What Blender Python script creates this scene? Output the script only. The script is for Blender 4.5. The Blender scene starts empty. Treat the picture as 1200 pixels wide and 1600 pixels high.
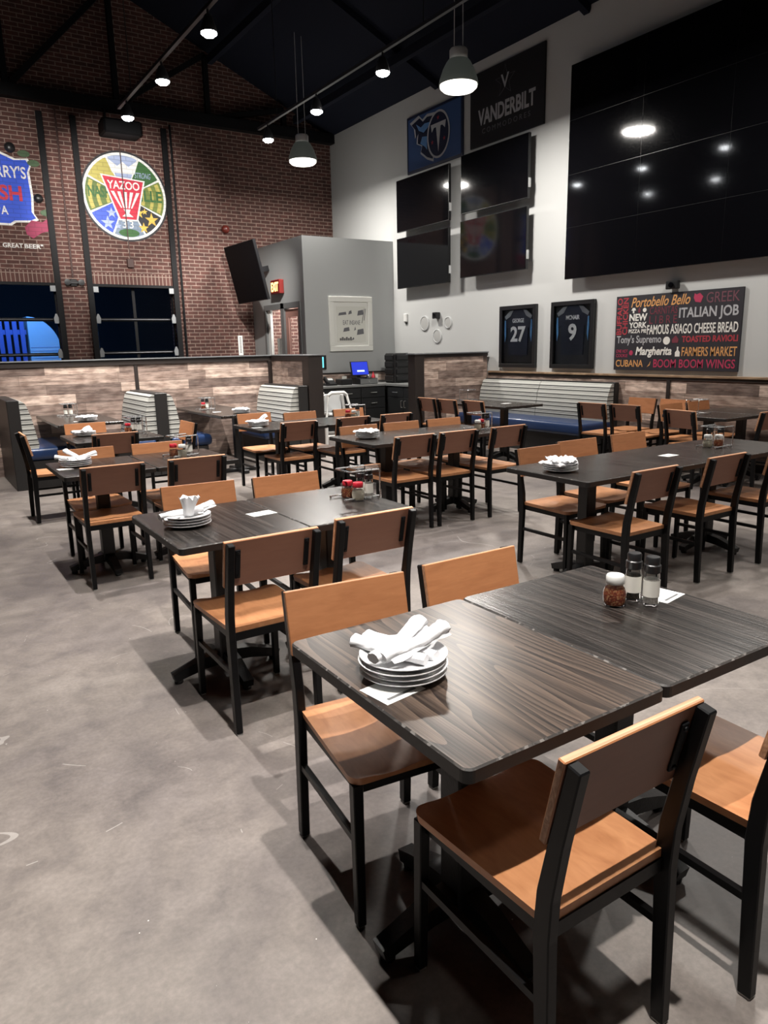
import bpy, bmesh, math, random
from mathutils import Vector, Matrix
random.seed(7)
PI = math.pi
scene = bpy.context.scene
C = scene.collection

# ------------------------------------------------------------------ camera
F_PX, YAW, PITCH, ROLL, EYE = 1132.74, math.radians(32.913), math.radians(12.865), math.radians(1.194), 1.55
fw = Vector((math.sin(YAW)*math.cos(PITCH), math.cos(YAW)*math.cos(PITCH), -math.sin(PITCH)))
rt0 = Vector((math.cos(YAW), -math.sin(YAW), 0)); dn0 = fw.cross(rt0)
rt = rt0*math.cos(ROLL) + dn0*math.sin(ROLL); dn = -rt0*math.sin(ROLL) + dn0*math.cos(ROLL)
cam = bpy.data.cameras.new('camera'); cam_o = bpy.data.objects.new('camera', cam); C.objects.link(cam_o)
cam.sensor_fit = 'HORIZONTAL'; cam.sensor_width = 36; cam.lens = F_PX/1200*36; cam.clip_end = 200; cam.clip_start = .02
cam_o.matrix_world = Matrix(((rt.x, -dn.x, -fw.x, 0), (rt.y, -dn.y, -fw.y, 0), (rt.z, -dn.z, -fw.z, EYE), (0, 0, 0, 1)))
scene.camera = cam_o

# ------------------------------------------------------------------ world, exposure
w = bpy.data.worlds.new('world'); scene.world = w; w.use_nodes = True
w.node_tree.nodes['Background'].inputs[0].default_value = (.30, .36, .50, 1)
w.node_tree.nodes['Background'].inputs[1].default_value = .02
scene.view_settings.view_transform = 'Standard'; scene.view_settings.look = 'None'
scene.view_settings.gamma = 1; scene.view_settings.use_curve_mapping = False
scene.view_settings.exposure = 0.3

# ------------------------------------------------------------------ lights: pendants, ceiling track spots
PENDANT_W, SPOT_W = 158, 370
def add_light(name, kind, loc, watts, color, **kw):
    l = bpy.data.lights.new(name, kind); l.energy = watts; l.color = color
    for k, v in kw.items(): setattr(l, k, v)
    o = bpy.data.objects.new(name, l); o.location = loc; C.objects.link(o); return o
def aim(o, target):
    o.rotation_euler = (Vector(target) - Vector(o.location)).to_track_quat('-Z', 'Y').to_euler()
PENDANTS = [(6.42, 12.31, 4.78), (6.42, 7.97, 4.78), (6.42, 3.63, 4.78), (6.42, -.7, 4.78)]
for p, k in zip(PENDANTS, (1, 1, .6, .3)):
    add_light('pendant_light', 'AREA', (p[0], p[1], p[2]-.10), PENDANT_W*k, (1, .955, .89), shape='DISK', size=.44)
HEADS = ([(2.92, y, 4.55, k) for y, k in ((10.45, 2.4), (8.93, 2.4), (7.43, .9), (5.93, .6), (4.43, .5), (2.93, .35), (1.43, .25))]
         + [(4.94, y, 4.55, k) for y, k in ((10.53, 2.4), (9.03, .8), (7.47, .45), (5.95, .4), (4.45, .4), (2.95, .5), (1.45, .3))]
         + [(.93, y, 4.55, k) for y, k in ((9.2, 2.2), (7.5, 2.2), (5.7, 1.35), (3.95, 1.5), (2.2, 1.5), (.45, 1.9))])
AIMS = {(2.92, 10.45): (3.9, 14.7, 3.9), (4.94, 10.53): (5.5, 14.7, 1.8), (2.92, 8.93): (3.2, 9.9, .5), (.93, 9.2): (1.5, 14.7, 3.7),
        (.93, 7.5): (1.6, 9.2, .5)}
SPOT_COL = (1, .955, .90)
for h in HEADS:
    t_ = AIMS.get((h[0], h[1]), (h[0]+.15, h[1]+.05, 0)); wall_ = t_[1] > 14
    s = add_light('track_spot', 'SPOT', (h[0], h[1], h[2]-.10), SPOT_W*h[3], SPOT_COL, spot_size=math.radians(50 if wall_ else 76), spot_blend=.7, shadow_soft_size=.03)
    aim(s, t_)
# blue floodlight on the yard behind the glass garage doors
fl = add_light('yard_floodlight', 'AREA', (2.0, 15.9, 3.2), 60, (.10, .36, 1), shape='RECTANGLE', size=1.0, size_y=.3); aim(fl, (2.2, 17.4, 1.7))
# entrance lobby ceiling light
add_light('lobby_light', 'AREA', (7.3, 13.5, 3.3), 170, (1, .93, .86), shape='RECTANGLE', size=1.2, size_y=1.2)

# ------------------------------------------------------------------ materials
MATS = {}
def nt(name):
    m = bpy.data.materials.new(name); m.use_nodes = True; MATS[name] = m
    t = m.node_tree; b = t.nodes['Principled BSDF']
    return m, t, b
def N(t, kind, **kw):
    n = t.nodes.new(kind)
    for k, v in kw.items():
        if isinstance(k, str) and k.startswith('i_'): n.inputs[k[2:].replace('_', ' ')].default_value = v
        else: setattr(n, k, v)
    return n
def L(t, a, b): t.links.new(a, b)
def solid(name, col, rough=.5, metal=0, spec=.5, emit=None, coat=0, bump=0, bscale=60):
    m, t, b = nt(name)
    b.inputs['Base Color'].default_value = (*col, 1); b.inputs['Roughness'].default_value = rough
    b.inputs['Metallic'].default_value = metal; b.inputs['Specular IOR Level'].default_value = spec
    b.inputs['Coat Weight'].default_value = coat
    tc = N(t, 'ShaderNodeTexCoord'); no = N(t, 'ShaderNodeTexNoise', i_Scale=bscale, i_Detail=4.0)
    L(t, tc.outputs['Object'], no.inputs['Vector'])
    mr = N(t, 'ShaderNodeMapRange', i_To_Min=max(.02, rough-.06), i_To_Max=min(1, rough+.06)); L(t, no.outputs['Fac'], mr.inputs['Value']); L(t, mr.outputs[0], b.inputs['Roughness'])
    if bump:
        bp = N(t, 'ShaderNodeBump', i_Strength=bump, i_Distance=.004); L(t, no.outputs['Fac'], bp.inputs['Height']); L(t, bp.outputs[0], b.inputs['Normal'])
    if emit:
        b.inputs['Emission Color'].default_value = (*emit[0], 1); b.inputs['Emission Strength'].default_value = emit[1]
    return m
def ramp(t, stops, interp='LINEAR'):
    r = N(t, 'ShaderNodeValToRGB'); r.color_ramp.interpolation = interp
    e = r.color_ramp.elements
    while len(e) > 1: e.remove(e[-1])
    e[0].position = stops[0][0]; e[0].color = (*stops[0][1], 1)
    for p, c in stops[1:]:
        x = e.new(p); x.color = (*c, 1)
    return r
def wall_coords(t, axis):
    """2-D coordinates in metres on a vertical wall: axis 'x' -> (x, z), 'y' -> (y, z)"""
    g = N(t, 'ShaderNodeNewGeometry'); s = N(t, 'ShaderNodeSeparateXYZ'); L(t, g.outputs['Position'], s.inputs[0])
    c = N(t, 'ShaderNodeCombineXYZ'); L(t, s.outputs[0 if axis == 'x' else 1], c.inputs[0]); L(t, s.outputs[2], c.inputs[1])
    return c
def mixc(t, fac, a, b, mode='MIX'):
    n = N(t, 'ShaderNodeMix', data_type='RGBA', blend_type=mode)
    for val, idx in ((fac, 0), (a, 6), (b, 7)):
        if isinstance(val, (int, float)): n.inputs[idx].default_value = val
        elif isinstance(val, tuple): n.inputs[idx].default_value = (*val, 1)
        else: L(t, val, n.inputs[idx])
    return n.outputs[2]
def brick_node(t, vec, c1, c2, mortar):
    br = N(t, 'ShaderNodeTexBrick', i_Scale=1.0, i_Mortar_Size=.0075, i_Mortar_Smooth=.15, i_Bias=0.0, i_Brick_Width=.2105, i_Row_Height=.0702)
    br.inputs['Color1'].default_value = (*c1, 1); br.inputs['Color2'].default_value = (*c2, 1); br.inputs['Mortar'].default_value = (*mortar, 1)
    L(t, vec, br.inputs['Vector']); return br
def mat_brick():
    m, t, b = nt('red_brick'); c = wall_coords(t, 'x')
    br = brick_node(t, c.outputs[0], (.062, .025, .020), (.092, .036, .028), (.25, .185, .155))
    no = N(t, 'ShaderNodeTexNoise', i_Scale=9.0, i_Detail=6.0); L(t, c.outputs[0], no.inputs['Vector'])
    r = ramp(t, [(.3, (.7, .7, .7)), (.75, (1.25, 1.2, 1.2))]); L(t, no.outputs['Fac'], r.inputs[0])
    L(t, mixc(t, 1.0, br.outputs['Color'], r.outputs[0], 'MULTIPLY'), b.inputs['Base Color'])
    b.inputs['Roughness'].default_value = .85
    bp = N(t, 'ShaderNodeBump', i_Strength=.5, i_Distance=.006, invert=True); L(t, br.outputs['Fac'], bp.inputs['Height']); L(t, bp.outputs[0], b.inputs['Normal'])
    return m
def soldier(name):
    m, t, b = nt(name)
    g = N(t, 'ShaderNodeNewGeometry'); s = N(t, 'ShaderNodeSeparateXYZ'); L(t, g.outputs['Position'], s.inputs[0])
    c = N(t, 'ShaderNodeCombineXYZ'); L(t, s.outputs[2], c.inputs[0]); L(t, s.outputs[0], c.inputs[1])
    br = brick_node(t, c.outputs[0], (.062, .025, .020), (.092, .036, .028), (.25, .185, .155)); br.offset = 0
    L(t, br.outputs['Color'], b.inputs['Base Color']); b.inputs['Roughness'].default_value = .85
    return m
def paint(name, col):
    """paint on brick: the joints still show faintly"""
    m, t, b = nt(name); c = wall_coords(t, 'x')
    br = brick_node(t, c.outputs[0], (1, 1, 1), (.92, .92, .92), (.72, .72, .72))
    L(t, mixc(t, 1.0, col, br.outputs['Color'], 'MULTIPLY'), b.inputs['Base Color']); b.inputs['Roughness'].default_value = .6
    return m
def mat_planks(name, axis):
    m, t, b = nt(name); c = wall_coords(t, axis)
    br = N(t, 'ShaderNodeTexBrick', i_Scale=1.0, i_Mortar_Size=.0016, i_Bias=0.0, i_Brick_Width=.95, i_Row_Height=.127, offset=.37, offset_frequency=2, squash=1.3, squash_frequency=3)
    br.inputs['Color1'].default_value = (0, 0, 0, 1); br.inputs['Color2'].default_value = (1, 1, 1, 1); br.inputs['Mortar'].default_value = (.45, .45, .45, 1)
    L(t, c.outputs[0], br.inputs['Vector'])
    rc = ramp(t, [(0, (.125, .090, .078)), (.3, (.22, .165, .140)), (.55, (.33, .25, .21)), (.8, (.47, .37, .31)), (1, (.60, .48, .41))])
    L(t, br.outputs['Color'], rc.inputs[0])
    mp = N(t, 'ShaderNodeMapping'); mp.inputs['Scale'].default_value = (3.0, 34, 1); L(t, c.outputs[0], mp.inputs[0])
    n1 = N(t, 'ShaderNodeTexNoise', i_Scale=1.0, i_Detail=8.0, i_Roughness=.65, i_Distortion=.6); L(t, mp.outputs[0], n1.inputs['Vector'])
    r1 = ramp(t, [(.30, (.36, .33, .31)), (.48, (.95, .93, .92)), (.68, (1.5, 1.46, 1.44))]); L(t, n1.outputs['Fac'], r1.inputs[0])
    mp2 = N(t, 'ShaderNodeMapping'); mp2.inputs['Scale'].default_value = (4, 9, 1); L(t, c.outputs[0], mp2.inputs[0])
    n2 = N(t, 'ShaderNodeTexNoise', i_Scale=1.6, i_Detail=5.0); L(t, mp2.outputs[0], n2.inputs['Vector'])
    r2 = ramp(t, [(.33, (.62, .56, .54)), (.6, (1.1, 1.1, 1.1))]); L(t, n2.outputs['Fac'], r2.inputs[0])
    col = mixc(t, 1.0, rc.outputs[0], r1.outputs[0], 'MULTIPLY'); col = mixc(t, 1.0, col, r2.outputs[0], 'MULTIPLY')
    dark = N(t, 'ShaderNodeMath', operation='MULTIPLY'); L(t, br.outputs['Fac'], dark.inputs[0]); dark.inputs[1].default_value = .75
    L(t, mixc(t, dark.outputs[0], col, (.03, .02, .018)), b.inputs['Base Color']); b.inputs['Roughness'].default_value = .6
    bp = N(t, 'ShaderNodeBump', i_Strength=.2, i_Distance=.003); L(t, n1.outputs['Fac'], bp.inputs['Height']); L(t, bp.outputs[0], b.inputs['Normal'])
    return m
def mat_wood(name, lo, mid, hi, rough, scale=(26, 2.2, 26), wave=9, coat=0.0, vary=.18, spec=.5):
    """grain along the object's own Y"""
    m, t, b = nt(name)
    tc = N(t, 'ShaderNodeTexCoord'); oi = N(t, 'ShaderNodeObjectInfo')
    ad = N(t, 'ShaderNodeVectorMath', operation='ADD'); mu = N(t, 'ShaderNodeMath', operation='MULTIPLY'); mu.inputs[1].default_value = 37
    L(t, oi.outputs['Random'], mu.inputs[0]); L(t, tc.outputs['Object'], ad.inputs[0]); L(t, mu.outputs[0], ad.inputs[1])
    mp = N(t, 'ShaderNodeMapping'); mp.inputs['Scale'].default_value = scale; L(t, ad.outputs[0], mp.inputs[0])
    n1 = N(t, 'ShaderNodeTexNoise', i_Scale=1.0, i_Detail=6.0, i_Roughness=.6, i_Distortion=.8); L(t, mp.outputs[0], n1.inputs['Vector'])
    mp2 = N(t, 'ShaderNodeMapping'); mp2.inputs['Scale'].default_value = (scale[0]*.28, scale[1]*.6, scale[2]*.28); L(t, ad.outputs[0], mp2.inputs[0])
    n2 = N(t, 'ShaderNodeTexNoise', i_Scale=1.0, i_Detail=2.0, i_Distortion=1.2); L(t, mp2.outputs[0], n2.inputs['Vector'])
    ml = N(t, 'ShaderNodeMath', operation='MULTIPLY'); ml.inputs[1].default_value = wave; L(t, n2.outputs['Fac'], ml.inputs[0])
    fr = N(t, 'ShaderNodeMath', operation='PINGPONG'); fr.inputs[1].default_value = 1; L(t, ml.outputs[0], fr.inputs[0])
    mx = N(t, 'ShaderNodeMix'); mx.inputs[0].default_value = .45; L(t, n1.outputs['Fac'], mx.inputs[2]); L(t, fr.outputs[0], mx.inputs[3])
    r = ramp(t, [(.22, lo), (.5, mid), (.8, hi)]); L(t, mx.outputs[0], r.inputs[0])
    hv = N(t, 'ShaderNodeHueSaturation'); mr = N(t, 'ShaderNodeMapRange', i_To_Min=1-vary, i_To_Max=1+vary); L(t, oi.outputs['Random'], mr.inputs['Value'])
    L(t, mr.outputs[0], hv.inputs['Value']); L(t, r.outputs[0], hv.inputs['Color']); L(t, hv.outputs[0], b.inputs['Base Color'])
    b.inputs['Roughness'].default_value = rough; b.inputs['Coat Weight'].default_value = coat; b.inputs['Coat Roughness'].default_value = .25
    b.inputs['Specular IOR Level'].default_value = spec
    bp = N(t, 'ShaderNodeBump', i_Strength=.12, i_Distance=.002); L(t, mx.outputs[0], bp.inputs['Height']); L(t, bp.outputs[0], b.inputs['Normal'])
    return m
def mat_cathedral(name, lo, mid, hi, rough, rings=15, mix=.62, stretch=(1.9, .26, 1), bump=.25):
    m, t, b = nt(name); tc = N(t, 'ShaderNodeTexCoord'); oi = N(t, 'ShaderNodeObjectInfo')
    ad = N(t, 'ShaderNodeVectorMath', operation='ADD'); mu = N(t, 'ShaderNodeMath', operation='MULTIPLY'); mu.inputs[1].default_value = 11
    L(t, oi.outputs['Random'], mu.inputs[0]); L(t, tc.outputs['Object'], ad.inputs[0]); L(t, mu.outputs[0], ad.inputs[1])
    mp = N(t, 'ShaderNodeMapping'); mp.inputs['Scale'].default_value = stretch; L(t, ad.outputs[0], mp.inputs[0])
    n = N(t, 'ShaderNodeTexNoise', i_Scale=2.2, i_Detail=2.0, i_Roughness=.35, i_Distortion=.15); L(t, mp.outputs[0], n.inputs['Vector'])
    ml = N(t, 'ShaderNodeMath', operation='MULTIPLY'); ml.inputs[1].default_value = rings; L(t, n.outputs['Fac'], ml.inputs[0])
    fr = N(t, 'ShaderNodeMath', operation='FRACT'); L(t, ml.outputs[0], fr.inputs[0])
    mp2 = N(t, 'ShaderNodeMapping'); mp2.inputs['Scale'].default_value = (190, 2.2, 1); L(t, ad.outputs[0], mp2.inputs[0])
    f = N(t, 'ShaderNodeTexNoise', i_Scale=1.0, i_Detail=4.0); L(t, mp2.outputs[0], f.inputs['Vector'])
    mx = N(t, 'ShaderNodeMix'); mx.inputs[0].default_value = mix; L(t, fr.outputs[0], mx.inputs[2]); L(t, f.outputs['Fac'], mx.inputs[3])
    r = ramp(t, [(.25, lo), (.45, mid), (.72, hi)]); L(t, mx.outputs[0], r.inputs[0]); L(t, r.outputs[0], b.inputs['Base Color'])
    b.inputs['Roughness'].default_value = rough; b.inputs['Specular IOR Level'].default_value = .42
    bp = N(t, 'ShaderNodeBump', i_Strength=bump, i_Distance=.0015); L(t, mx.outputs[0], bp.inputs['Height']); L(t, bp.outputs[0], b.inputs['Normal'])
    return m
def mat_floor():
    m, t, b = nt('stained_concrete')
    g = N(t, 'ShaderNodeNewGeometry')
    def noise(s, d=6.0, dist=0.0, rough=.6):
        n = N(t, 'ShaderNodeTexNoise', i_Scale=s, i_Detail=d, i_Distortion=dist, i_Roughness=rough); L(t, g.outputs['Position'], n.inputs['Vector']); return n
    a = noise(.8, 7, .4); r = ramp(t, [(.28, (.120, .106, .104)), (.42, (.150, .132, .126)), (.54, (.195, .172, .158)), (.72, (.255, .230, .214))]); L(t, a.outputs['Fac'], r.inputs[0])
    f = noise(5.5, 8, .3, .7); rf = ramp(t, [(.30, (.70, .69, .70)), (.48, (.98, .96, .94)), (.68, (1.22, 1.20, 1.18))]); L(t, f.outputs['Fac'], rf.inputs[0])
    col = mixc(t, 1.0, r.outputs[0], rf.outputs[0], 'MULTIPLY')
    p = noise(60, 3); rp = ramp(t, [(.35, (.9, .9, .9)), (.7, (1.1, 1.1, 1.1))]); L(t, p.outputs['Fac'], rp.inputs[0])
    col = mixc(t, 1.0, col, rp.outputs[0], 'MULTIPLY')
    # scratches: thin iso-lines of a distorted noise, broken up by another noise
    sn = noise(1.1, 1, .5); ab = N(t, 'ShaderNodeMath', operation='SUBTRACT'); ab.inputs[1].default_value = .5; L(t, sn.outputs['Fac'], ab.inputs[0])
    aa = N(t, 'ShaderNodeMath', operation='ABSOLUTE'); L(t, ab.outputs[0], aa.inputs[0])
    lt = N(t, 'ShaderNodeMath', operation='LESS_THAN'); lt.inputs[1].default_value = .0012; L(t, aa.outputs[0], lt.inputs[0])
    bn = noise(3.1, 3); gt = N(t, 'ShaderNodeMath', operation='GREATER_THAN'); gt.inputs[1].default_value = .55; L(t, bn.outputs['Fac'], gt.inputs[0])
    sc = N(t, 'ShaderNodeMath', operation='MULTIPLY'); L(t, lt.outputs[0], sc.inputs[0]); L(t, gt.outputs[0], sc.inputs[1])
    s2 = N(t, 'ShaderNodeMath', operation='MULTIPLY'); L(t, sc.outputs[0], s2.inputs[0]); s2.inputs[1].default_value = .3
    # specks of dust and chips
    vo = N(t, 'ShaderNodeTexVoronoi', i_Scale=15.0); L(t, g.outputs['Position'], vo.inputs['Vector'])
    l2 = N(t, 'ShaderNodeMath', operation='LESS_THAN'); l2.inputs[1].default_value = .035; L(t, vo.outputs['Distance'], l2.inputs[0])
    l3 = N(t, 'ShaderNodeMath', operation='MULTIPLY'); L(t, l2.outputs[0], l3.inputs[0]); L(t, gt.outputs[0], l3.inputs[1])
    mxx = N(t, 'ShaderNodeMath', operation='MAXIMUM'); L(t, s2.outputs[0], mxx.inputs[0]); L(t, l3.outputs[0], mxx.inputs[1])
    L(t, mixc(t, mxx.outputs[0], col, (.62, .59, .56)), b.inputs['Base Color'])
    mr = N(t, 'ShaderNodeMapRange', i_To_Min=.34, i_To_Max=.55); L(t, f.outputs['Fac'], mr.inputs['Value']); L(t, mr.outputs[0], b.inputs['Roughness'])
    bp = N(t, 'ShaderNodeBump', i_Strength=.08, i_Distance=.003); L(t, f.outputs['Fac'], bp.inputs['Height']); L(t, bp.outputs[0], b.inputs['Normal'])
    return m
def mat_stripes():
    m, t, b = nt('striped_upholstery')
    g = N(t, 'ShaderNodeNewGeometry'); s = N(t, 'ShaderNodeSeparateXYZ'); L(t, g.outputs['Position'], s.inputs[0])
    mu = N(t, 'ShaderNodeMath', operation='MULTIPLY'); mu.inputs[1].default_value = 1/.118; L(t, s.outputs[2], mu.inputs[0])
    fr = N(t, 'ShaderNodeMath', operation='FRACT'); L(t, mu.outputs[0], fr.inputs[0])
    li, gr, dk, bl = (.52, .52, .485), (.30, .30, .28), (.10, .10, .10), (.018, .018, .018)
    st = [(0, li), (.16, gr), (.24, li), (.32, bl), (.43, gr), (.50, li), (.62, dk), (.68, li), (.78, bl), (.89, gr), (.95, li)]
    r = ramp(t, st, 'CONSTANT'); L(t, fr.outputs[0], r.inputs[0]); L(t, r.outputs[0], b.inputs['Base Color'])
    b.inputs['Roughness'].default_value = .7
    no = N(t, 'ShaderNodeTexNoise', i_Scale=300.0); L(t, g.outputs['Position'], no.inputs['Vector'])
    bp = N(t, 'ShaderNodeBump', i_Strength=.15, i_Distance=.002); L(t, no.outputs['Fac'], bp.inputs['Height']); L(t, bp.outputs[0], b.inputs['Normal'])
    return m
def mat_glass(name, tint=(1, 1, 1), rough=.02):
    m, t, b = nt(name)
    b.inputs['Base Color'].default_value = (*tint, 1); b.inputs['Transmission Weight'].default_value = 1; b.inputs['Roughness'].default_value = rough; b.inputs['IOR'].default_value = 1.1
    no = N(t, 'ShaderNodeTexNoise', i_Scale=8.0); mr = N(t, 'ShaderNodeMapRange', i_To_Min=rough, i_To_Max=rough+.02); L(t, no.outputs['Fac'], mr.inputs['Value']); L(t, mr.outputs[0], b.inputs['Roughness'])
    return m
def mat_speckle(name, c1, c2, c3, scale):
    m, t, b = nt(name); tc = N(t, 'ShaderNodeTexCoord')
    v = N(t, 'ShaderNodeTexVoronoi', i_Scale=scale); L(t, tc.outputs['Object'], v.inputs['Vector'])
    s = N(t, 'ShaderNodeSeparateColor'); L(t, v.outputs['Color'], s.inputs[0])
    r = ramp(t, [(0, c1), (.4 if scale != 90 else .72, c2), (.75 if scale != 90 else .93, c3)], 'CONSTANT'); L(t, s.outputs[0], r.inputs[0]); L(t, r.outputs[0], b.inputs['Base Color']); b.inputs['Roughness'].default_value = .6
    return m

M_BRICK = mat_brick(); M_SOLDIER = soldier('soldier_brick'); M_FLOOR = mat_floor()
M_PLANK_X = mat_planks('reclaimed_planks_x', 'x'); M_PLANK_Y = mat_planks('reclaimed_planks_y', 'y')
M_WALL = solid('grey_wall_paint', (.50, .505, .50), .75, bump=.05, bscale=220)
M_BOXWALL = solid('mid_grey_wall_paint', (.35, .36, .36), .7, bump=.05, bscale=220)
M_CEIL = solid('navy_ceiling_deck', (.006, .008, .016), .9, spec=.2)
M_STEEL = solid('black_steel', (.0045, .0045, .005), .4, spec=.22)
M_BLACKM = solid('matte_black_steel', (.005, .005, .006), .6, spec=.2)
M_IRON = solid('cast_iron_base', (.008, .008, .009), .42, bump=.2, bscale=120)
M_GLIDE = solid('grey_glide', (.45, .45, .43), .5)
M_CHAIRWOOD = mat_wood('stained_chair_wood', (.27, .105, .042), (.36, .145, .060), (.43, .182, .077), .45, scale=(12, 70, 70), wave=1.6, coat=.03, vary=.12)
M_CHAIRBACK = mat_wood('plain_brown_back_face', (.215, .096, .062), (.245, .110, .070), (.27, .125, .08), .45, scale=(8, 60, 60), wave=1.2, vary=.10)  # rear face of each backrest: darker, plainer brown than its front
M_SEATWOOD = mat_wood('stained_seat_wood', (.31, .122, .050), (.43, .182, .077), (.53, .245, .11), .46, scale=(44, 9, 44), wave=2.2, coat=.03, vary=.12)
M_EDGEWOOD = mat_wood('pale_ply_edge', (.34, .16, .08), (.52, .28, .16), (.66, .40, .25), .5, scale=(4, 80, 80), wave=4)
M_TABLE_B = mat_cathedral('espresso_table_top', (.012, .0085, .0075), (.040, .028, .022), (.095, .066, .050), .31, 26)
M_TABLE = mat_cathedral('dark_table_top', (.006, .0052, .005), (.013, .011, .010), (.058, .048, .043), .26, 10, .8, (3, .15, 1), .5)
M_TEDGE = solid('black_table_edge', (.012, .011, .011), .45)
M_WEAR = mat_speckle('worn_pale_edge', (.03, .027, .025), (.06, .054, .05), (.16, .15, .14), 90)
M_DARKWOOD = solid('dark_stained_trim', (.020, .014, .012), .5, bump=.1, bscale=40)
M_OAKTRIM = mat_wood('oak_trim', (.16, .10, .06), (.27, .18, .11), (.36, .25, .16), .5, scale=(20, 2, 20))
M_BOOTHBLACK = solid('black_laminate', (.018, .017, .017), .42)
M_STRIPE = mat_stripes()
M_VINYL = solid('blue_vinyl', (.014, .034, .10), .34, coat=.1)
M_WHITE = solid('white_porcelain', (.70, .70, .71), .22, coat=.2)
M_NAPKIN = solid('white_napkin_paper', (.70, .70, .715), .9, bump=.35, bscale=70)
M_CHROME = solid('chrome_wire', (.78, .78, .79), .28, metal=1)
M_GLASS = mat_glass('clear_glass'); M_PANE = mat_glass('window_glass', (.9, .93, .95))
M_FLAKE = mat_speckle('chilli_flakes', (.20, .028, .012), (.36, .085, .03), (.55, .30, .14), 210)
M_CHEESE = mat_speckle('grated_cheese', (.62, .58, .46), (.72, .69, .58), (.55, .50, .38), 400)
M_SALT = mat_speckle('coarse_salt', (.60, .58, .54), (.70, .68, .65), (.50, .48, .45), 300)
M_PEPPER = mat_speckle('peppercorns', (.02, .016, .012), (.05, .035, .025), (.10, .07, .05), 260)
M_RED = solid('red_plastic', (.50, .018, .035), .4); M_WPLAST = solid('white_plastic', (.70, .70, .68), .4)
M_LIGHTGREY = solid('light_grey_plastic', (.52, .53, .53), .45)
M_BPLAST = solid('black_plastic', (.012, .012, .013), .35); M_LABEL = solid('cream_label', (.72, .70, .64), .6)
M_CARD = solid('white_card', (.74, .74, .73), .6); M_INK = solid('grey_ink', (.10, .10, .10), .7)
M_SCREEN = solid('black_screen', (.003, .003, .004), .06, spec=.32)
M_BEZEL = solid('black_bezel', (.008, .008, .009), .3)
M_MSCREEN = solid('matte_black_screen', (.004, .004, .005), .55, spec=.12)
M_TRACK = solid('black_track', (.02, .02, .022), .4)
M_PSHADE = solid('translucent_shade', (.13, .14, .13), .4, emit=((.8, .9, .78), .022))
M_PGLOW = solid('pendant_diffuser', (.9, .88, .82), .5, emit=((1, .95, .86), 2.2))
M_SGLOW = solid('spot_lens', (.9, .9, .9), .4, emit=((.95, .98, 1), 45))
M_FRAMEB = solid('black_frame', (.010, .010, .011), .35); M_FRAMEW = solid('white_frame', (.66, .66, .62), .5); M_PAPERW = solid('off_white_paper', (.60, .60, .55), .7)
M_COUNTER = solid('grey_laminate_counter', (.22, .225, .22), .4); M_CAB = solid('black_cabinet', (.016, .017, .018), .45)
M_NICKEL = solid('brushed_nickel', (.62, .62, .60), .35, metal=1)
M_DOORFR = solid('grey_door_frame', (.15, .155, .155), .5); M_DOORW = solid('pinkish_door_wood', (.42, .22, .18), .5)
M_GALV = solid('galvanised_steel', (.26, .27, .28), .45, metal=.5)
M_EXIT = solid('exit_sign_red_box', (.16, .012, .010), .4); M_EXITL = solid('exit_letters', (.9, .5, .2), .5, emit=((1, .50, .16), 3))
M_POSBLUE = solid('blue_screen', (.01, .02, .3), .2, emit=((.012, .03, .42), 1.0)); M_TABCY = solid('cyan_screen', (.1, .5, .6), .2, emit=((.16, .62, .72), 1.0)); M_POSTXT = solid('screen_text', (.5, .7, .9), .3, emit=((.55, .75, 1), 1.2))
M_SHEDB = solid('pale_cladding', (.60, .66, .70), .6); M_SHEDD = solid('navy_slats', (.13, .14, .40), .6)
M_BELL = solid('dark_red_bell', (.12, .018, .012), .35); M_REDLAMP = solid('red_indicator', (.5, .02, .03), .4, emit=((1, .05, .1), 2.5))
M_COND = solid('brown_conduit', (.05, .022, .018), .5)
M_DKSTEEL = solid('dull_steel_strut', (.10, .10, .11), .45, metal=.6)
M_YARD = solid('dark_asphalt', (.03, .03, .032), .8)

# ------------------------------------------------------------------ mesh helpers
def BM(): return bmesh.new()
def box(bm, x0, x1, y0, y1, z0, z1, bev=0, seg=1, mat=0):
    r = bmesh.ops.create_cube(bm, size=1); vs = r['verts']
    for v in vs: v.co = Vector(((x0+x1)/2 + v.co.x*(x1-x0), (y0+y1)/2 + v.co.y*(y1-y0), (z0+z1)/2 + v.co.z*(z1-z0)))
    fs = list({f for v in vs for f in v.link_faces})
    for f in fs: f.material_index = mat
    if bev:
        es = list({e for v in vs for e in v.link_edges}); bmesh.ops.bevel(bm, geom=es, offset=bev, segments=seg, profile=.5, affect='EDGES', clamp_overlap=True)
    return bm
def ring_tube(bm, pts, secs, cap=True, closed=False, mat=0):
    """sweep: secs[i] = list of (a, b) offsets in a frame whose first axis is horizontal"""
    rings = []; n = len(pts)
    for i, p in enumerate(pts):
        p = Vector(p)
        if closed: d = Vector(pts[(i+1) % n]) - Vector(pts[i-1])
        else: d = Vector(pts[min(i+1, n-1)]) - Vector(pts[max(i-1, 0)])
        d.normalize()
        up = Vector((0, 0, 1)) if abs(d.z) < .95 else Vector((0, 1, 0))
        a = d.cross(up).normalized(); b = a.cross(d).normalized()
        rings.append([bm.verts.new(p + a*s[0] + b*s[1]) for s in secs[i]])
    m = len(rings[0])
    for i in range(n if closed else n-1):
        A, B = rings[i], rings[(i+1) % n]
        for k in range(m):
            f = bm.faces.new((A[k], A[(k+1) % m], B[(k+1) % m], B[k])); f.material_index = mat
    if cap and not closed:
        for q in (list(reversed(rings[0])), rings[-1]):
            f = bm.faces.new(q); f.material_index = mat
    return bm
def circ(r, n=8, ry=None): return [(r*math.cos(2*PI*k/n), (ry or r)*math.sin(2*PI*k/n)) for k in range(n)]
def rect(a, b): return [(-a/2, -b/2), (a/2, -b/2), (a/2, b/2), (-a/2, b/2)]
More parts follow.
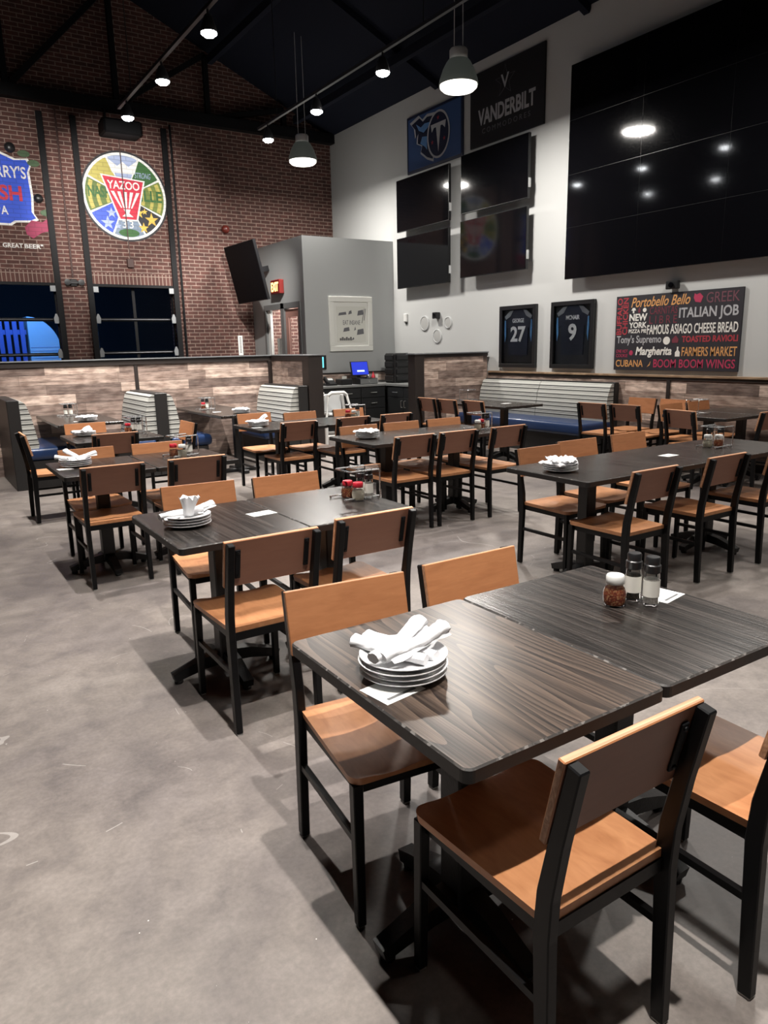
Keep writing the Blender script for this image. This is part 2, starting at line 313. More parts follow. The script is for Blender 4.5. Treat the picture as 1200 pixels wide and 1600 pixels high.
def tube(bm, pts, r, n=8, closed=False): return ring_tube(bm, pts, [circ(r, n)]*len(pts), closed=closed)
def lathe(bm, prof, seg=24, c=(0, 0, 0), mat=0):
    rings = []
    for r, z in prof:
        if r < 1e-5: rings.append([bm.verts.new((c[0], c[1], c[2]+z))])
        else: rings.append([bm.verts.new((c[0]+r*math.cos(2*PI*k/seg), c[1]+r*math.sin(2*PI*k/seg), c[2]+z)) for k in range(seg)])
    for A, B in zip(rings, rings[1:]):
        for k in range(seg):
            q = [A[k % len(A)], A[(k+1) % len(A)], B[(k+1) % len(B)], B[k % len(B)]]
            q = [v for i, v in enumerate(q) if v not in q[:i]]
            if len(q) > 2:
                f = bm.faces.new(q); f.material_index = mat
    return bm
def prism(bm, poly, z0, z1, mat=0):
    a = [bm.verts.new((x, y, z0)) for x, y in poly]; b = [bm.verts.new((x, y, z1)) for x, y in poly]
    n = len(poly)
    fs = [bm.faces.new(list(reversed(a))), bm.faces.new(b)]
    for k in range(n): fs.append(bm.faces.new((a[k], a[(k+1) % n], b[(k+1) % n], b[k])))
    for f in fs: f.material_index = mat
    return bm
def mesh_of(name, bm, mats, smooth=False):
    bmesh.ops.recalc_face_normals(bm, faces=bm.faces)
    me = bpy.data.meshes.new(name); bm.to_mesh(me); bm.free()
    for m in (mats if isinstance(mats, (list, tuple)) else [mats]): me.materials.append(m)
    if smooth:
        for p in me.polygons: p.use_smooth = True
        try: me.set_sharp_from_angle(angle=math.radians(40))
        except Exception: pass
    return me
def obj(name, bm, mats, parent=None, smooth=False, loc=None, rot=None):
    o = bpy.data.objects.new(name, mesh_of(name, bm, mats, smooth)); C.objects.link(o)
    if parent: o.parent = parent
    if loc: o.location = loc
    if rot: o.rotation_euler = rot
    return o
def tag(o, label, cat, group=None):
    o['label'] = label; o['category'] = cat
    if group: o['group'] = group
    return o
def thing(name, label, cat, loc=(0, 0, 0), rotz=0, group=None):
    o = bpy.data.objects.new(name, None); C.objects.link(o); o.empty_display_size = .1
    o.location = loc; o.rotation_euler = (0, 0, rotz); return tag(o, label, cat, group)
def struct(name, bm, mats, parent=None, smooth=False):
    o = obj(name, bm, mats, parent, smooth)
    if not parent: o['kind'] = 'structure'
    return o
def dup(root, loc, rotz, label, group=None):
    r = root.copy(); C.objects.link(r); r.location = loc; r.rotation_euler = (0, 0, rotz); r['label'] = label
    if group: r['group'] = group
    for ch in list(root.children):
        c = ch.copy(); C.objects.link(c); c.parent = r
        for g in list(ch.children):
            d = g.copy(); C.objects.link(d); d.parent = c
    return r
def on_right(o, y, z, x=8.33):
    """stand local XY on the grey right wall: local X runs towards -Y, local Y up, local Z out of the wall"""
    o.matrix_world = Matrix(((0, 0, -1, x), (-1, 0, 0, y), (0, 1, 0, z), (0, 0, 0, 1)))
def on_front(o, x, z, y=14.7):
    o.matrix_world = Matrix(((1, 0, 0, x), (0, 0, -1, y), (0, 1, 0, z), (0, 0, 0, 1)))
def text_bm(body, x, y, wd, ht, z=0, shear=0, bold=0, depth=.002, rot90=False, spacing=1):
    cu = bpy.data.curves.new('lettering', 'FONT'); cu.body = body; cu.size = 1; cu.shear = shear; cu.offset = bold; cu.extrude = .01; cu.resolution_u = 3; cu.space_character = spacing
    o = bpy.data.objects.new('lettering', cu); C.objects.link(o)
    dg = bpy.context.evaluated_depsgraph_get(); me = bpy.data.meshes.new_from_object(o.evaluated_get(dg))
    bpy.data.objects.remove(o); bpy.data.curves.remove(cu)
    bm = bmesh.new(); bm.from_mesh(me); bpy.data.meshes.remove(me)
    xs = [v.co.x for v in bm.verts]; ys = [v.co.y for v in bm.verts]; x0, x1, y0, y1 = min(xs), max(xs), min(ys), max(ys)
    for v in bm.verts:
        u, s = (v.co.x-x0)/(x1-x0), (v.co.y-y0)/(y1-y0)
        if rot90: v.co = Vector((x + (1-s)*wd, y + u*ht, z + (depth if v.co.z > 0 else 0)))
        else: v.co = Vector((x + u*wd, y + s*ht, z + (depth if v.co.z > 0 else 0)))
    for f in bm.faces: f.material_index = 0
    return bm
def lettering(parent, body, x, y, wd, ht, mat, z=.0, **kw):
    return obj('lettering', text_bm(body, x, y, wd, ht, z, **kw), mat, parent)
def ell(cx, cy, rx, ry, n=40, a0=0, a1=2*PI): return [(cx+rx*math.cos(a0+(a1-a0)*k/n), cy+ry*math.sin(a0+(a1-a0)*k/n)) for k in range(n)]
def star(cx, cy, r, rot=PI/2): return [(cx+(r if k % 2 == 0 else r*.4)*math.cos(rot+k*PI/5), cy+(r if k % 2 == 0 else r*.4)*math.sin(rot+k*PI/5)) for k in range(10)]

# ------------------------------------------------------------------ room shell
XR, YB = 8.33, 14.7
XL, Y0 = -7.0, -4.0
RIDGE_X, RIDGE_Z, EAVE = .4, 9.4, 5.83
struct('floor', box(BM(), XL, XR+.2, Y0, 24, -.12, 0), M_FLOOR)
W1, W2, WZ = (.2, 2.545), (3.165, 4.70), (.25, 2.77)
def wall_back_bm():
    bm = BM()
    cuts = [XL, W1[0], W1[1], W2[0], W2[1], XR+.2]
    for i in range(0, 5):
        x0, x1 = cuts[i], cuts[i+1]
        if i in (1, 3):
            box(bm, x0, x1, YB, YB+.3, 0, WZ[0]); box(bm, x0, x1, YB, YB+.3, WZ[1], EAVE)
        else: box(bm, x0, x1, YB, YB+.3, 0, EAVE)
    poly = [(XL, EAVE), (XR+.2, EAVE), (XR+.2, EAVE+.02), (RIDGE_X, RIDGE_Z), (XL, EAVE+.02)]
    g = BM(); prism(g, poly, 0, .3)
    for v in g.verts: v.co = Vector((v.co.x, YB+v.co.z, v.co.y))
    me = bpy.data.meshes.new('t'); g.to_mesh(me); g.free(); bm.from_mesh(me); bpy.data.meshes.remove(me)
    return bm
wb = struct('wall_back', wall_back_bm(), M_BRICK)
for (a, b_) in (W1, W2):
    struct('lintel_course', box(BM(), a-.1, b_+.1, YB-.006, YB, WZ[1]+.015, WZ[1]+.225), M_SOLDIER, wb)
struct('wall_right', box(BM(), XR, XR+.2, Y0, YB, 0, EAVE+.1), M_WALL)
struct('wall_left', box(BM(), XL-.2, XL, Y0, YB, 0, EAVE+.1), M_DARKWOOD)
struct('wall_front', box(BM(), XL, XR+.2, Y0-.2, Y0, 0, RIDGE_Z+.3), M_DARKWOOD)
def roof(xe):
    bm = BM(); prism(bm, [(xe, EAVE), (RIDGE_X, RIDGE_Z), (RIDGE_X, RIDGE_Z+.15), (xe, EAVE+.15)], Y0-.2, YB+.3)
    for v in bm.verts: v.co = Vector((v.co.x, v.co.z, v.co.y))
    return bm
ceil = struct('ceiling', roof(XR+.2), M_CEIL); struct('ceiling', roof(XL-.2), M_CEIL)
# steel trusses under the deck: a bottom chord with diagonals, one against the brick gable and more along the room
def truss(y):
    bm = BM(); zc = 5.78
    box(bm, XL, XR, y-.09, y+.09, zc-.03, zc+.16)
    for sx in (-1, 1):
        for a, b in ((.4, 2.1), (2.1, 3.9), (3.9, 5.6), (5.6, 7.2)):
            zt = RIDGE_Z - .47*abs(b-RIDGE_X)
            if a < .5: tube(bm, [(RIDGE_X+sx*0, y, zc+.1), (RIDGE_X+sx*.02, y, RIDGE_Z-.05)], .05, 6)
            xa, xb = RIDGE_X+sx*(a-.4), RIDGE_X+sx*(b-.4)
            za, zb = zc+.1, RIDGE_Z-.455*(b-.4)-.05
            ring_tube(bm, [(xa, y, za), (xb, y, zb)], [rect(.09, .09)]*2)
            ring_tube(bm, [(xb, y, zc+.1), (xb, y, zb)], [rect(.09, .09)]*2)
    return bm
struct('beam_truss', truss(YB-.12), M_BLACKM)
for y in (10.9, 7.6, 4.3):
    for sx, xe in ((1, XR), (-1, XL)):
        ze = RIDGE_Z-.4391*abs(xe-RIDGE_X)
        struct('beam_rafter', ring_tube(BM(), [(RIDGE_X, y, RIDGE_Z-.05), (xe, y, ze-.05)], [rect(.10, .12)]*2), M_CEIL)
# purlins running the length of the room under the slope
bm = BM()
for k in range(1, 5):
    x = RIDGE_X + k*1.75; z = RIDGE_Z - .455*(x-RIDGE_X) - .08
    box(bm, x-.05, x+.05, Y0, YB-.25, z-.14, z)
struct('beam_purlins', bm, M_CEIL)

# half-height partition behind the booths, with its wing wall, and the one beside the long bench
PT = 1.445
def partition(name, bm_planks, plank_mat, posts, cap, rail):
    o = struct(name, bm_planks, plank_mat)
    for p in posts: struct('post', box(BM(), *p, bev=.004), M_DARKWOOD, o)
    struct('top_rail', box(BM(), *rail), M_DARKWOOD, o)
    if cap: struct('cap', box(BM(), *cap), M_GALV, o)
    return o
partition('partition_1', box(BM(), -5, 4.76, 10.45, 10.62, 0, PT-.07), M_PLANK_X,
          [(2.69, 2.74, 10.435, 10.45, .05, PT-.07), (.0, .05, 10.435, 10.45, .05, PT-.07), (4.70, 4.755, 10.42, 10.45, .05, PT-.07)], (-5, 4.97, 10.41, 10.65, PT, PT+.014), (-5, 4.76, 10.43, 10.64, PT-.07, PT))
partition('partition_2', box(BM(), 4.76, 4.965, 9.40, 10.62, 0, PT-.07), M_PLANK_Y,
          [(4.75, 4.975, 9.20, 9.40, 0, PT)], (4.745, 4.985, 9.19, 10.41, PT, PT+.014), (4.752, 4.973, 9.40, 10.43, PT-.07, PT))
partition('partition_3', box(BM(), 6.95, XR-.05, 9.50, 9.64, 0, PT-.085), M_PLANK_X,
          [(6.77, 6.95, 9.47, 9.67, 0, PT-.03)], (6.75, XR-.05, 9.455, 9.69, PT-.03, PT-.012), (6.95, XR-.05, 9.475, 9.665, PT-.085, PT-.03))
# plank wainscot on the right wall
wn = struct('wall_right_wainscot', box(BM(), XR-.035, XR, Y0, 9.5, .1, 1.07), M_PLANK_Y)
struct('trim_1', box(BM(), XR-.06, XR, Y0, 9.47, 1.085, 1.115, bev=.004), M_OAKTRIM)
struct('trim_2', box(BM(), XR-.045, XR, Y0, 9.47, 1.05, 1.085), M_DARKWOOD)
struct('baseboard_right', box(BM(), XR-.04, XR, Y0, 9.47, 0, .1), M_DARKWOOD)
for k, y in enumerate((5.96, 3.5)): struct('trim_%d' % (k+3), box(BM(), XR-.05, XR-.035, y-.025, y+.025, .1, 1.05), M_DARKWOOD)

# corner vestibule box with its door and sidelight
BX0, BY0, BZ = 6.35, 12.35, 3.47
def vest():
    bm = BM()
    box(bm, BX0, XR, BY0, BY0+.12, 0, BZ)
    box(bm, BX0, BX0+.12, BY0+.12, 12.50, 0, BZ); box(bm, BX0, BX0+.12, 14.12, YB, 0, BZ); box(bm, BX0, BX0+.12, 12.50, 14.12, 2.40, BZ)
    box(bm, BX0, XR, BY0, YB, BZ, BZ+.06)
    return bm
vb = struct('wall_vestibule', vest(), M_BOXWALL)
struct('wall_vestibule_lining', box(BM(), XR-.06, XR, BY0+.12, YB, 0, BZ), M_WALL)
struct('trim_5', box(BM(), BX0+.02, XR-.05, BY0-.03, BY0, .90, 1.05), M_PLANK_X)
struct('trim_6', box(BM(), BX0+.02, XR-.05, BY0-.035, BY0, 1.05, 1.08), M_DARKWOOD)
bm = BM()
for y0, y1 in ((12.50, 12.58), (13.20, 13.34), (14.04, 14.12)): box(bm, BX0-.02, BX0+.1, y0, y1, 0, 2.40)
box(bm, BX0-.02, BX0+.1, 12.58, 14.04, 2.30, 2.40)
d1 = struct('door_1', bm, M_DOORFR)
bm = BM()
for y0, y1, z0, z1 in ((12.58, 12.70, 0, 2.28), (13.08, 13.20, 0, 2.28), (12.70, 13.08, 0, .25), (12.70, 13.08, 2.14, 2.28)): box(bm, BX0+.02, BX0+.07, y0, y1, z0, z1)
struct('door_leaf', bm, M_DOORW, d1)
struct('pane', box(BM(), BX0+.04, BX0+.05, 12.70, 13.08, .25, 2.14), M_PANE, d1)
struct('sidelight_frame', box(box(BM(), BX0+.02, BX0+.07, 13.90, 14.04, 0, 2.30), BX0+.02, BX0+.07, 13.34, 13.40, 0, 2.30), M_WPLAST, d1)
struct('pane', box(BM(), BX0+.04, BX0+.05, 13.40, 13.90, 0, 2.28), M_PANE, d1)
struct('handle', tube(BM(), [(BX0-.03, 13.12, .9), (BX0-.03, 13.12, 1.2)], .012), M_NICKEL, d1)
ls = thing('notice_sheet', 'pale green paper notice taped inside the lobby glass', 'notice', (BX0+.12, 13.66, 1.55))
obj('sheet', box(BM(), -.003, .003, -.17, .17, -.2, .2), M_PAPERW, ls)

# ------------------------------------------------------------------ glass garage doors in the brick wall
def garage_door(n, x0, x1):
    z0, z1 = WZ; fr = .055; bm = BM(); yy = YB+.10
    rows = [z1, z1-.62, z1-1.24, z1-1.86, z0]
    for x in (x0, (x0+x1)/2-.0, x1): box(bm, x-fr/2 if x not in (x0,) else x, x+fr/2 if x != x1 else x, yy, yy+.05, z0, z1)
    for z in rows: box(bm, x0, x1, yy-.002, yy+.052, z-.03, z+.03)
    o = struct('window_%d' % n, bm, M_BLACKM)
    for k in range(4):
        for a, b_ in ((x0+fr, (x0+x1)/2-fr/2), ((x0+x1)/2+fr/2, x1-fr)):
            struct('pane', box(BM(), a, b_, yy+.02, yy+.028, rows[k+1]+.03, rows[k]-.03), M_PANE, o)
    bm = BM()
    for s, x in ((-1, x0), (1, x1)):
        box(bm, x-.05+s*.035, x+.05+s*.035, YB-.05, YB-.002, 0, 5.62 if True else z1)
    struct('window_track', bm, M_BLACKM, o)
    bm = BM(); box(bm, x0, x1, YB-.03, YB-.002, z1-.03, z1+.02); struct('window_header', bm, M_BLACKM, o)
    for s, x in ((-1, x0), (1, x1)):
        for z in rows[1:4]:
            b2 = BM(); prism(b2, [(-.035, -.07), (.035, -.07), (.045, .02), (.012, .10), (-.012, .10), (-.045, .02)], 0, .035)
            h = struct('hinge', b2, M_GALV, o); h.matrix_world = Matrix(((1, 0, 0, x-s*.055), (0, 0, -1, YB-.0), (0, 1, 0, z), (0, 0, 0, 1)))
        b2 = box(BM(), x-.05-s*.055, x+.05-s*.055, YB-.04, YB, z1-.13, z1-.03); struct('hinge', b2, M_GALV, o)
    bm = BM()
    for k in (1, 2, 3): tube(bm, [(x0+.1, yy-.03, rows[k]), (x1-.1, yy-.03, rows[k])], .012, 8)
    struct('strut', bm, M_DKSTEEL, o)
    return o
garage_door(1, *W1); garage_door(2, *W2)
# what stands in the yard beyond the glass
struct('ground_yard', box(BM(), XL, XR, YB+.3, 24, .0, .02), M_YARD)
sh = thing('arched_shed', 'pale arched shed glowing blue outside the glass door', 'shed', (2.36, 17.4, 0))
poly = [(0, 0), (.62, 0), (.62, 1.62)] + [(-.02+.64*math.cos(a), 1.62+.70*math.sin(a)) for a in [k*PI/28 for k in range(1, 14)]] + [(0, 2.32)]
bm = BM(); prism(bm, poly, 0, .9)
for v in bm.verts: v.co = Vector((v.co.x, v.co.z, v.co.y))
obj('shell', bm, M_SHEDB, sh)
bm = BM()
for k in range(22): box(bm, .01, .60, -.006, 0, .1+.075*k, .105+.075*k)
obj('cladding_line', bm, M_SHEDD, sh)
fn = thing('slatted_screen', 'blue-lit vertical slat screen outside the glass door', 'fence', (1.40, 17.4, 0))
for k in range(13): obj('slat', box(BM(), -.85+k*.138, -.765+k*.138, 0, .05, .05, 2.26), M_SHEDD, fn)
obj('rail', box(box(BM(), -.9, .93, .05, .09, .4, .5), -.9, .93, .05, .09, 1.95, 2.05), M_SHEDD, fn)
bk = thing('yard_wall', 'dark wall across the yard behind the slat screen', 'wall', (0, 22, 0)); obj('panel', box(BM(), -7, 8, 0, .2, 0, 4), M_YARD, bk)

# pipes, boxes and small fixtures on the brick
def fix(name, label, cat, bm, mat, smooth=False): return tag(obj(name, bm, mat, None, smooth), label, cat)
fix('conduit', 'thin dark red conduit down the brick between the garage doors', 'pipe', tube(BM(), [(2.85, YB-.02, 2.9), (2.85, YB-.02, 5.7)], .016), M_COND)
fix('conduit', 'thin dark drop pipe crossing the round mural on the brick', 'pipe', tube(BM(), [(3.90, YB-.035, 3.3), (3.90, YB-.035, 5.7)], .009), M_COND)
fix('junction_box', 'small brown box at the foot of the pipe below the round mural', 'box', box(BM(), 3.84, 3.96, YB-.06, YB, 3.1, 3.26, bev=.008), M_COND)
fix('conduit', 'tall dark pipe beside the second garage door frame', 'pipe', tube(BM(), [(4.86, YB-.03, .3), (4.86, YB-.03, 5.7)], .022), M_BLACKM)
bm = BM(); lathe(bm, [(0, 0), (.05, .005), (.075, .03), (.06, .075), (.02, .095), (0, .1)], 20)
e = fix('emergency_light', 'black twin-head fixture on the brick pier between the garage doors', 'lamp', box(box(BM(), -.06, .06, 0, .05, -.06, .06, bev=.01), -.15, .15, .05, .08, -.03, .03, bev=.01), M_BPLAST)
e.matrix_world = Matrix(((1, 0, 0, 2.85), (0, -1, 0, YB), (0, 0, 1, 2.80), (0, 0, 0, 1)))
for dx in (-.12, .12):
    b2 = BM(); lathe(b2, [(0, 0), (.045, .0), (.055, .05), (.0, .055)], 16)
    h = obj('lamp_head', b2, M_BPLAST, e, True); h.location = (dx, .07, 0); h.rotation_euler = (-PI/2, 0, 0)
def round_fix(name, label, cat, x, z, s=1, mat=None):
    b2 = BM(); lathe(b2, [(0, 0), (.05*s, 0), (.085*s, .02*s), (.08*s, .06*s), (.05*s, .09*s), (0, .1*s)], 20)
    o = obj(name, b2, mat or M_BPLAST, None, True); o.matrix_world = Matrix(((1, 0, 0, x), (0, 0, -1, YB), (0, 1, 0, z), (0, 0, 0, 1))); return tag(o, label, cat)
round_fix('ceiling_speaker', 'black round camera dome above the blue shield mural', 'camera', 2.06, 4.98, 1.0)
round_fix('ceiling_speaker', 'black round fixture beside the rose of the blue shield mural', 'fixture', 2.42, 4.20, .9)
bl = round_fix('alarm_bell', 'dark red round bell on the brick above the tilted television', 'bell', 5.84, 3.91, .95, M_BELL)
fl_ = thing('fire_riser_notice', 'narrow white vertical notice on the brick near the lobby door', 'notice')
on_front(fl_, 6.02, 1.63); obj('plate', box(BM(), -.05, .05, -.20, .20, 0, .006), M_WPLAST, fl_)
bm = BM()
for k in range(11): box(bm, -.02, .02, -.15+k*.03, -.135+k*.03, .006, .007)
obj('print', bm, M_INK, fl_)
hu = thing('unit_heater', 'dark box heater hung under the truss above the round mural', 'heater', (3.88, 14.44, 5.42))
obj('body', box(BM(), -.33, .33, -.22, .22, -.10, .14, bev=.03), M_BLACKM, hu)
obj('bracket', box(box(BM(), -.26, -.23, -.02, .02, .13, .335), .23, .26, -.02, .02, .13, .335), M_BLACKM, hu)

# ------------------------------------------------------------------ murals painted on the brick
PC = {k: paint('mural_'+k, v) for k, v in dict(white=(.78, .78, .76), black=(.02, .02, .025), yellow=(.46, .40, .10), green=(.035, .12, .03), olive=(.11, .16, .035), blue=(.05, .10, .55), sky=(.35, .42, .62), red=(.55, .02, .05),
      gold=(.75, .48, .08), slate=(.20, .26, .35), royal=(.015, .075, .62), rose=(.30, .015, .07), leaf=(.05, .10, .04), lime=(.15, .20, .04)).items()}
mu = thing('round_mural', 'round painted mural with red fan emblem and coloured wedges on brick', 'mural'); on_front(mu, 3.93, 4.36)
R_ = .755
obj('outline', prism(BM(), ell(0, 0, R_+.035, R_+.035, 56), .001, .004), PC['black'], mu)
obj('border', prism(BM(), ell(0, 0, R_, R_, 56), .004, .006), PC['white'], mu)
def wedge(a0, a1, r, col, z=.006):
    a0, a1 = math.radians(a0), math.radians(a1)
    obj('wedge', prism(BM(), [(0, 0)] + [(r*math.cos(a0+(a1-a0)*k/10), r*math.sin(a0+(a1-a0)*k/10)) for k in range(11)], z, z+.002), PC[col], mu)
for a0, a1, c in ((68, 112, 'sky'), (29, 65, 'green'), (-24, 26, 'lime'), (-63, -27, 'black'), (-111, -66, 'slate'), (-153, -114, 'blue'), (-204, -156, 'olive'), (-245, -207, 'yellow')): wedge(a0, a1, R_-.045, c)
obj('hill', prism(BM(), ell(.01, -.635, .19, .07, 24), .008, .010), PC['green'], mu)
for x, y, r, c in ((-.28, -.30, .10, 'sky'), (-.36, -.48, .13, 'sky'), (-.18, -.52, .07, 'sky'), (.22, -.27, .10, 'gold'), (.45, -.38, .13, 'gold'), (.29, -.53, .10, 'gold'), (.33, -.24, .06, 'gold')): obj('star', prism(BM(), star(x, y, r), .008, .010), PC[c], mu)
for a0, a1 in ((-22, 24), (158, 202)):
    for r0, r1 in ((.60, .67), (.46, .52), (.30, .36)):
        aa = [math.radians(a0+(a1-a0)*k/12) for k in range(13)]
        obj('arc_band', prism(BM(), [(r0*math.cos(a), r0*math.sin(a)) for a in aa] + [(r1*math.cos(a), r1*math.sin(a)) for a in reversed(aa)], .008, .009), PC['yellow'], mu)
lettering(mu, 'NASH', -.66, -.05, .40, .20, PC['green'], z=.0095, bold=.03); lettering(mu, 'ILLE', .28, -.06, .40, .20, PC['green'], z=.0095, bold=.03)
lettering(mu, 'STRONG', .20, .34, .30, .10, PC['sky'], z=.008, shear=.3)
obj('guitar_body', prism(BM(), [(-.30, .66), (-.1, .52), (0, .6), (.1, .52), (.30, .66), (.2, .40), (-.2, .40)], .008, .009), PC['white'], mu)
obj('emblem_border', prism(BM(), [(-.42, .36), (.38, .30), (.19, -.42), (-.15, -.42)], .0105, .012), PC['white'], mu)
obj('emblem', prism(BM(), [(-.385, .335), (.345, .28), (.165, -.395), (-.125, -.395)], .012, .014), PC['red'], mu)
bm = BM()
for k in range(5):
    a = -.23 + k*.115; b_ = -.09 + k*.045
    prism(bm, [(a-.03, .08), (a+.03, .08), (b_+.012, -.20), (b_-.012, -.20)], .014, .0155)
prism(bm, [(-.06, -.22), (.07, -.22), (.04, -.29), (.11, -.35), (-.09, -.35), (-.02, -.29)], .014, .0155)
obj('fan_stripes', bm, PC['white'], mu)
lettering(mu, 'YAZOO', -.31, .12, .58, .145, PC['white'], z=.014, bold=.02)
[lettering(mu, '3', x, -.55, .075, .13, PC['white'], z=.010) for x in (-.10, .025)]
# blue shield mural cut by the frame
ms = thing('shield_mural', 'blue painted shield with white and red lettering on brick', 'mural'); on_front(ms, 1.55, 4.33)
sp = [(-.78, .50), (-.40, .44), (-.20, .52), (.0, .58), (.30, .56), (.55, .46), (.74, .48), (.79, .40), (.74, .28), (.76, -.10), (.74, -.36), (.80, -.46), (.72, -.50), (.45, -.52), (.38, -.57), (-.3, -.57), (-.78, -.52)]
obj('border', prism(BM(), [(x*1.05, y*1.06) for x, y in sp], .001, .004), PC['white'], ms)
obj('field', prism(BM(), sp, .004, .006), PC['royal'], ms)
lettering(ms, "HARRY'S", -.02, .17, .74, .20, PC['white'], z=.006, bold=.015); lettering(ms, 'SH', .26, -.20, .36, .25, PC['red'], z=.006, bold=.03); [lettering(ms, ch, x_, -.43, w_, .14, PC['white'], z=.006, bold=.02) for ch, x_, w_ in (('I', .10, .03), ('P', .16, .09), ('A', .26, .11))] # PC['white'], z=.006, bold=.02)
[obj('rose_leaf', prism(BM(), ell(x, y, .10, .055, 14), .006, .008), PC['leaf'], ms) for x, y in ((.72, .58), (.86, .44), (.98, -.36))]
obj('rose', prism(BM(), [(.60, -.62), (.72, -.50), (.90, -.52), (1.0, -.44), (1.06, -.52), (1.0, -.66), (.86, -.70), (.72, -.80), (.62, -.74)], .006, .009), PC['rose'], ms)
cap = thing('painted_slogan', 'white painted slogan under the blue shield mural', 'sign'); on_front(cap, 1.55, 3.36)
[lettering(cap, w__, x_, 0, d_, .075, PC['white'], z=.001, bold=.02) for w__, x_, d_ in (('DS,', .02, .15), ('GREAT', .215, .32), ('BEER"', .56, .30))]

# ------------------------------------------------------------------ televisions
def tv(name, label, w_, h_, d=.06, group=None, cat='television', rim=.012, bev=.004):
    o = thing(name, label, cat, group=group)
    obj('casing', box(BM(), 0, w_, 0, h_, 0, d, bev=bev), M_BEZEL, o)
    obj('screen', box(BM(), rim*.7, w_-rim*.7, rim, h_-rim*.7, d, d+.002), M_SCREEN, o)
    return o
WALL_TVS = [(11.93, 3.62, 'upper black television beside the vestibule box, under the blue team sign'), (10.04, 3.66, 'upper black television under the black team sign'),
            (11.94, 2.61, 'lower black television beside the vestibule box, above the round plaques'), (10.05, 2.65, 'lower black television over the framed jerseys')]
for y, z, lab in WALL_TVS:
    o = tv('wall_television', lab, 1.57, .90, .05, 'televisions under the team signs'); on_right(o, y, z, 8.33-.14)
    obj('wall_mount', box(BM(), .45, 1.12, .2, .7, -.14, 0), M_BLACKM, o)
    obj('side_port', box(BM(), 1.57, 1.582, .15, .28, .0, .04), M_LIGHTGREY, o)
ORD_R = ['top', 'second', 'third', 'bottom']; ORD_C = ['column nearest the team signs', 'middle column', 'column over the poster end']
for r in range(4):
    for c in range(3):
        o = tv('video_wall_panel', 'black %s-row screen of the giant video wall, %s' % (ORD_R[r], ORD_C[c]), 1.2145, .6945, .05, 'panels of the giant video wall', 'screen', .003, 0)
        on_right(o, 7.72-c*1.2147, 5.215-(r+1)*.6947, 8.33-.10)
        obj('wall_mount', box(BM(), .2, 1.0, .1, .6, -.10, 0), M_BLACKM, o)
# tilted set on an arm beside the vestibule
tt = thing('arm_mounted_television', 'tilted black television on an arm above the lobby door', 'television')
ttm = Matrix(((0, 0, -1, 5.95), (-1, 0, 0, 14.35), (0, 1, 0, 2.45), (0, 0, 0, 1)))
tt.matrix_world = ttm @ Matrix.Rotation(math.radians(13), 4, 'X') @ Matrix.Rotation(math.radians(6), 4, 'Y')
obj('casing', box(BM(), 0, 1.16, 0, 1.10, 0, .06, bev=.005), M_BEZEL, tt); obj('screen', box(BM(), .01, 1.15, .015, 1.09, .06, .062), M_MSCREEN, tt)
obj('mount_arm', box(box(BM(), .43, .73, .35, .75, -.05, 0), .53, .63, .5, .6, -.45, -.05), M_BLACKM, tt)

# ------------------------------------------------------------------ team signs
C_TEAM = solid('team_blue', (.04, .085, .22), .5); C_NAVY = solid('team_navy', (.010, .016, .045), .5); C_SILV = solid('silver_print', (.42, .43, .45), .5); C_BOARD = solid('black_board', (.012, .012, .014), .5)
C_LTB = solid('light_team_blue', (.10, .24, .50), .5); C_GRYP = solid('dark_grey_print', (.12, .12, .13), .5); C_REDP = solid('small_red_print', (.30, .03, .04), .5)
ts = thing('blue_team_sign', 'blue framed sign with a flaming round letter emblem high on grey wall', 'sign'); on_right(ts, 11.79, 4.615)
obj('frame', box(BM(), 0, 1.60, 0, .95, 0, .03, bev=.004), C_NAVY, ts); obj('face', box(BM(), .045, 1.555, .045, .905, .03, .033), C_TEAM, ts)
fl1 = [(.90, .80), (.62, .83), (.50, .78), (.40, .86), (.16, .80), (.27, .70), (.30, .55), (.36, .62), (.34, .46), (.48, .40), (.44, .30), (.62, .18), (.78, .12)]
def scale_poly(p, s, c): return [(c[0]+(x-c[0])*s, c[1]+(y-c[1])*s) for x, y in p]
obj('flame_outline', prism(BM(), scale_poly(fl1, 1.13, (.62, .48)), .033, .035), C_SILV, ts); obj('flame', prism(BM(), fl1, .035, .037), C_NAVY, ts)
obj('flame_tongue', prism(prism(BM(), [(.80, .72), (.55, .74), (.44, .70), (.30, .78), (.38, .66), (.52, .60)], .037, .039), [(.62, .52), (.48, .54), (.42, .44), (.56, .36), (.62, .30)], .037, .039), C_LTB, ts)
obj('emblem_ring', prism(BM(), ell(.95, .48, .32, .38, 40), .039, .041), C_SILV, ts); obj('emblem_disc', prism(BM(), ell(.95, .48, .285, .345, 40), .041, .043), C_NAVY, ts)
bm = BM(); prism(bm, [(.74, .66), (1.17, .66), (1.14, .54), (1.07, .60), (1.02, .60), (.955, .20), (.89, .60), (.83, .60), (.77, .54)], .043, .045); obj('emblem_letter', bm, C_SILV, ts)
[obj('star', prism(BM(), star(x, y, .04), .043, .045), C_REDP, ts) for x, y in ((.78, .38), (1.12, .38), (.95, .74))]
vs_ = thing('black_team_sign', 'black sign with a star emblem and silver lettering high on grey wall', 'sign'); on_right(vs_, 10.0, 4.66)
obj('board', box(BM(), 0, 1.66, 0, 1.08, 0, .03, bev=.004), C_BOARD, vs_)
obj('star_outline', prism(BM(), star(.82, .80, .23), .03, .031), C_GRYP, vs_); obj('star', prism(BM(), star(.82, .80, .215), .031, .032), C_BOARD, vs_)
lettering(vs_, 'V', .73, .71, .18, .19, C_SILV, z=.032, bold=.01); lettering(vs_, 'VANDERBILT', .20, .30, 1.28, .235, C_SILV, z=.03, bold=.03)
lettering(vs_, 'COMMODORES', .30, .17, 1.08, .075, C_GRYP, z=.03, spacing=1.5)

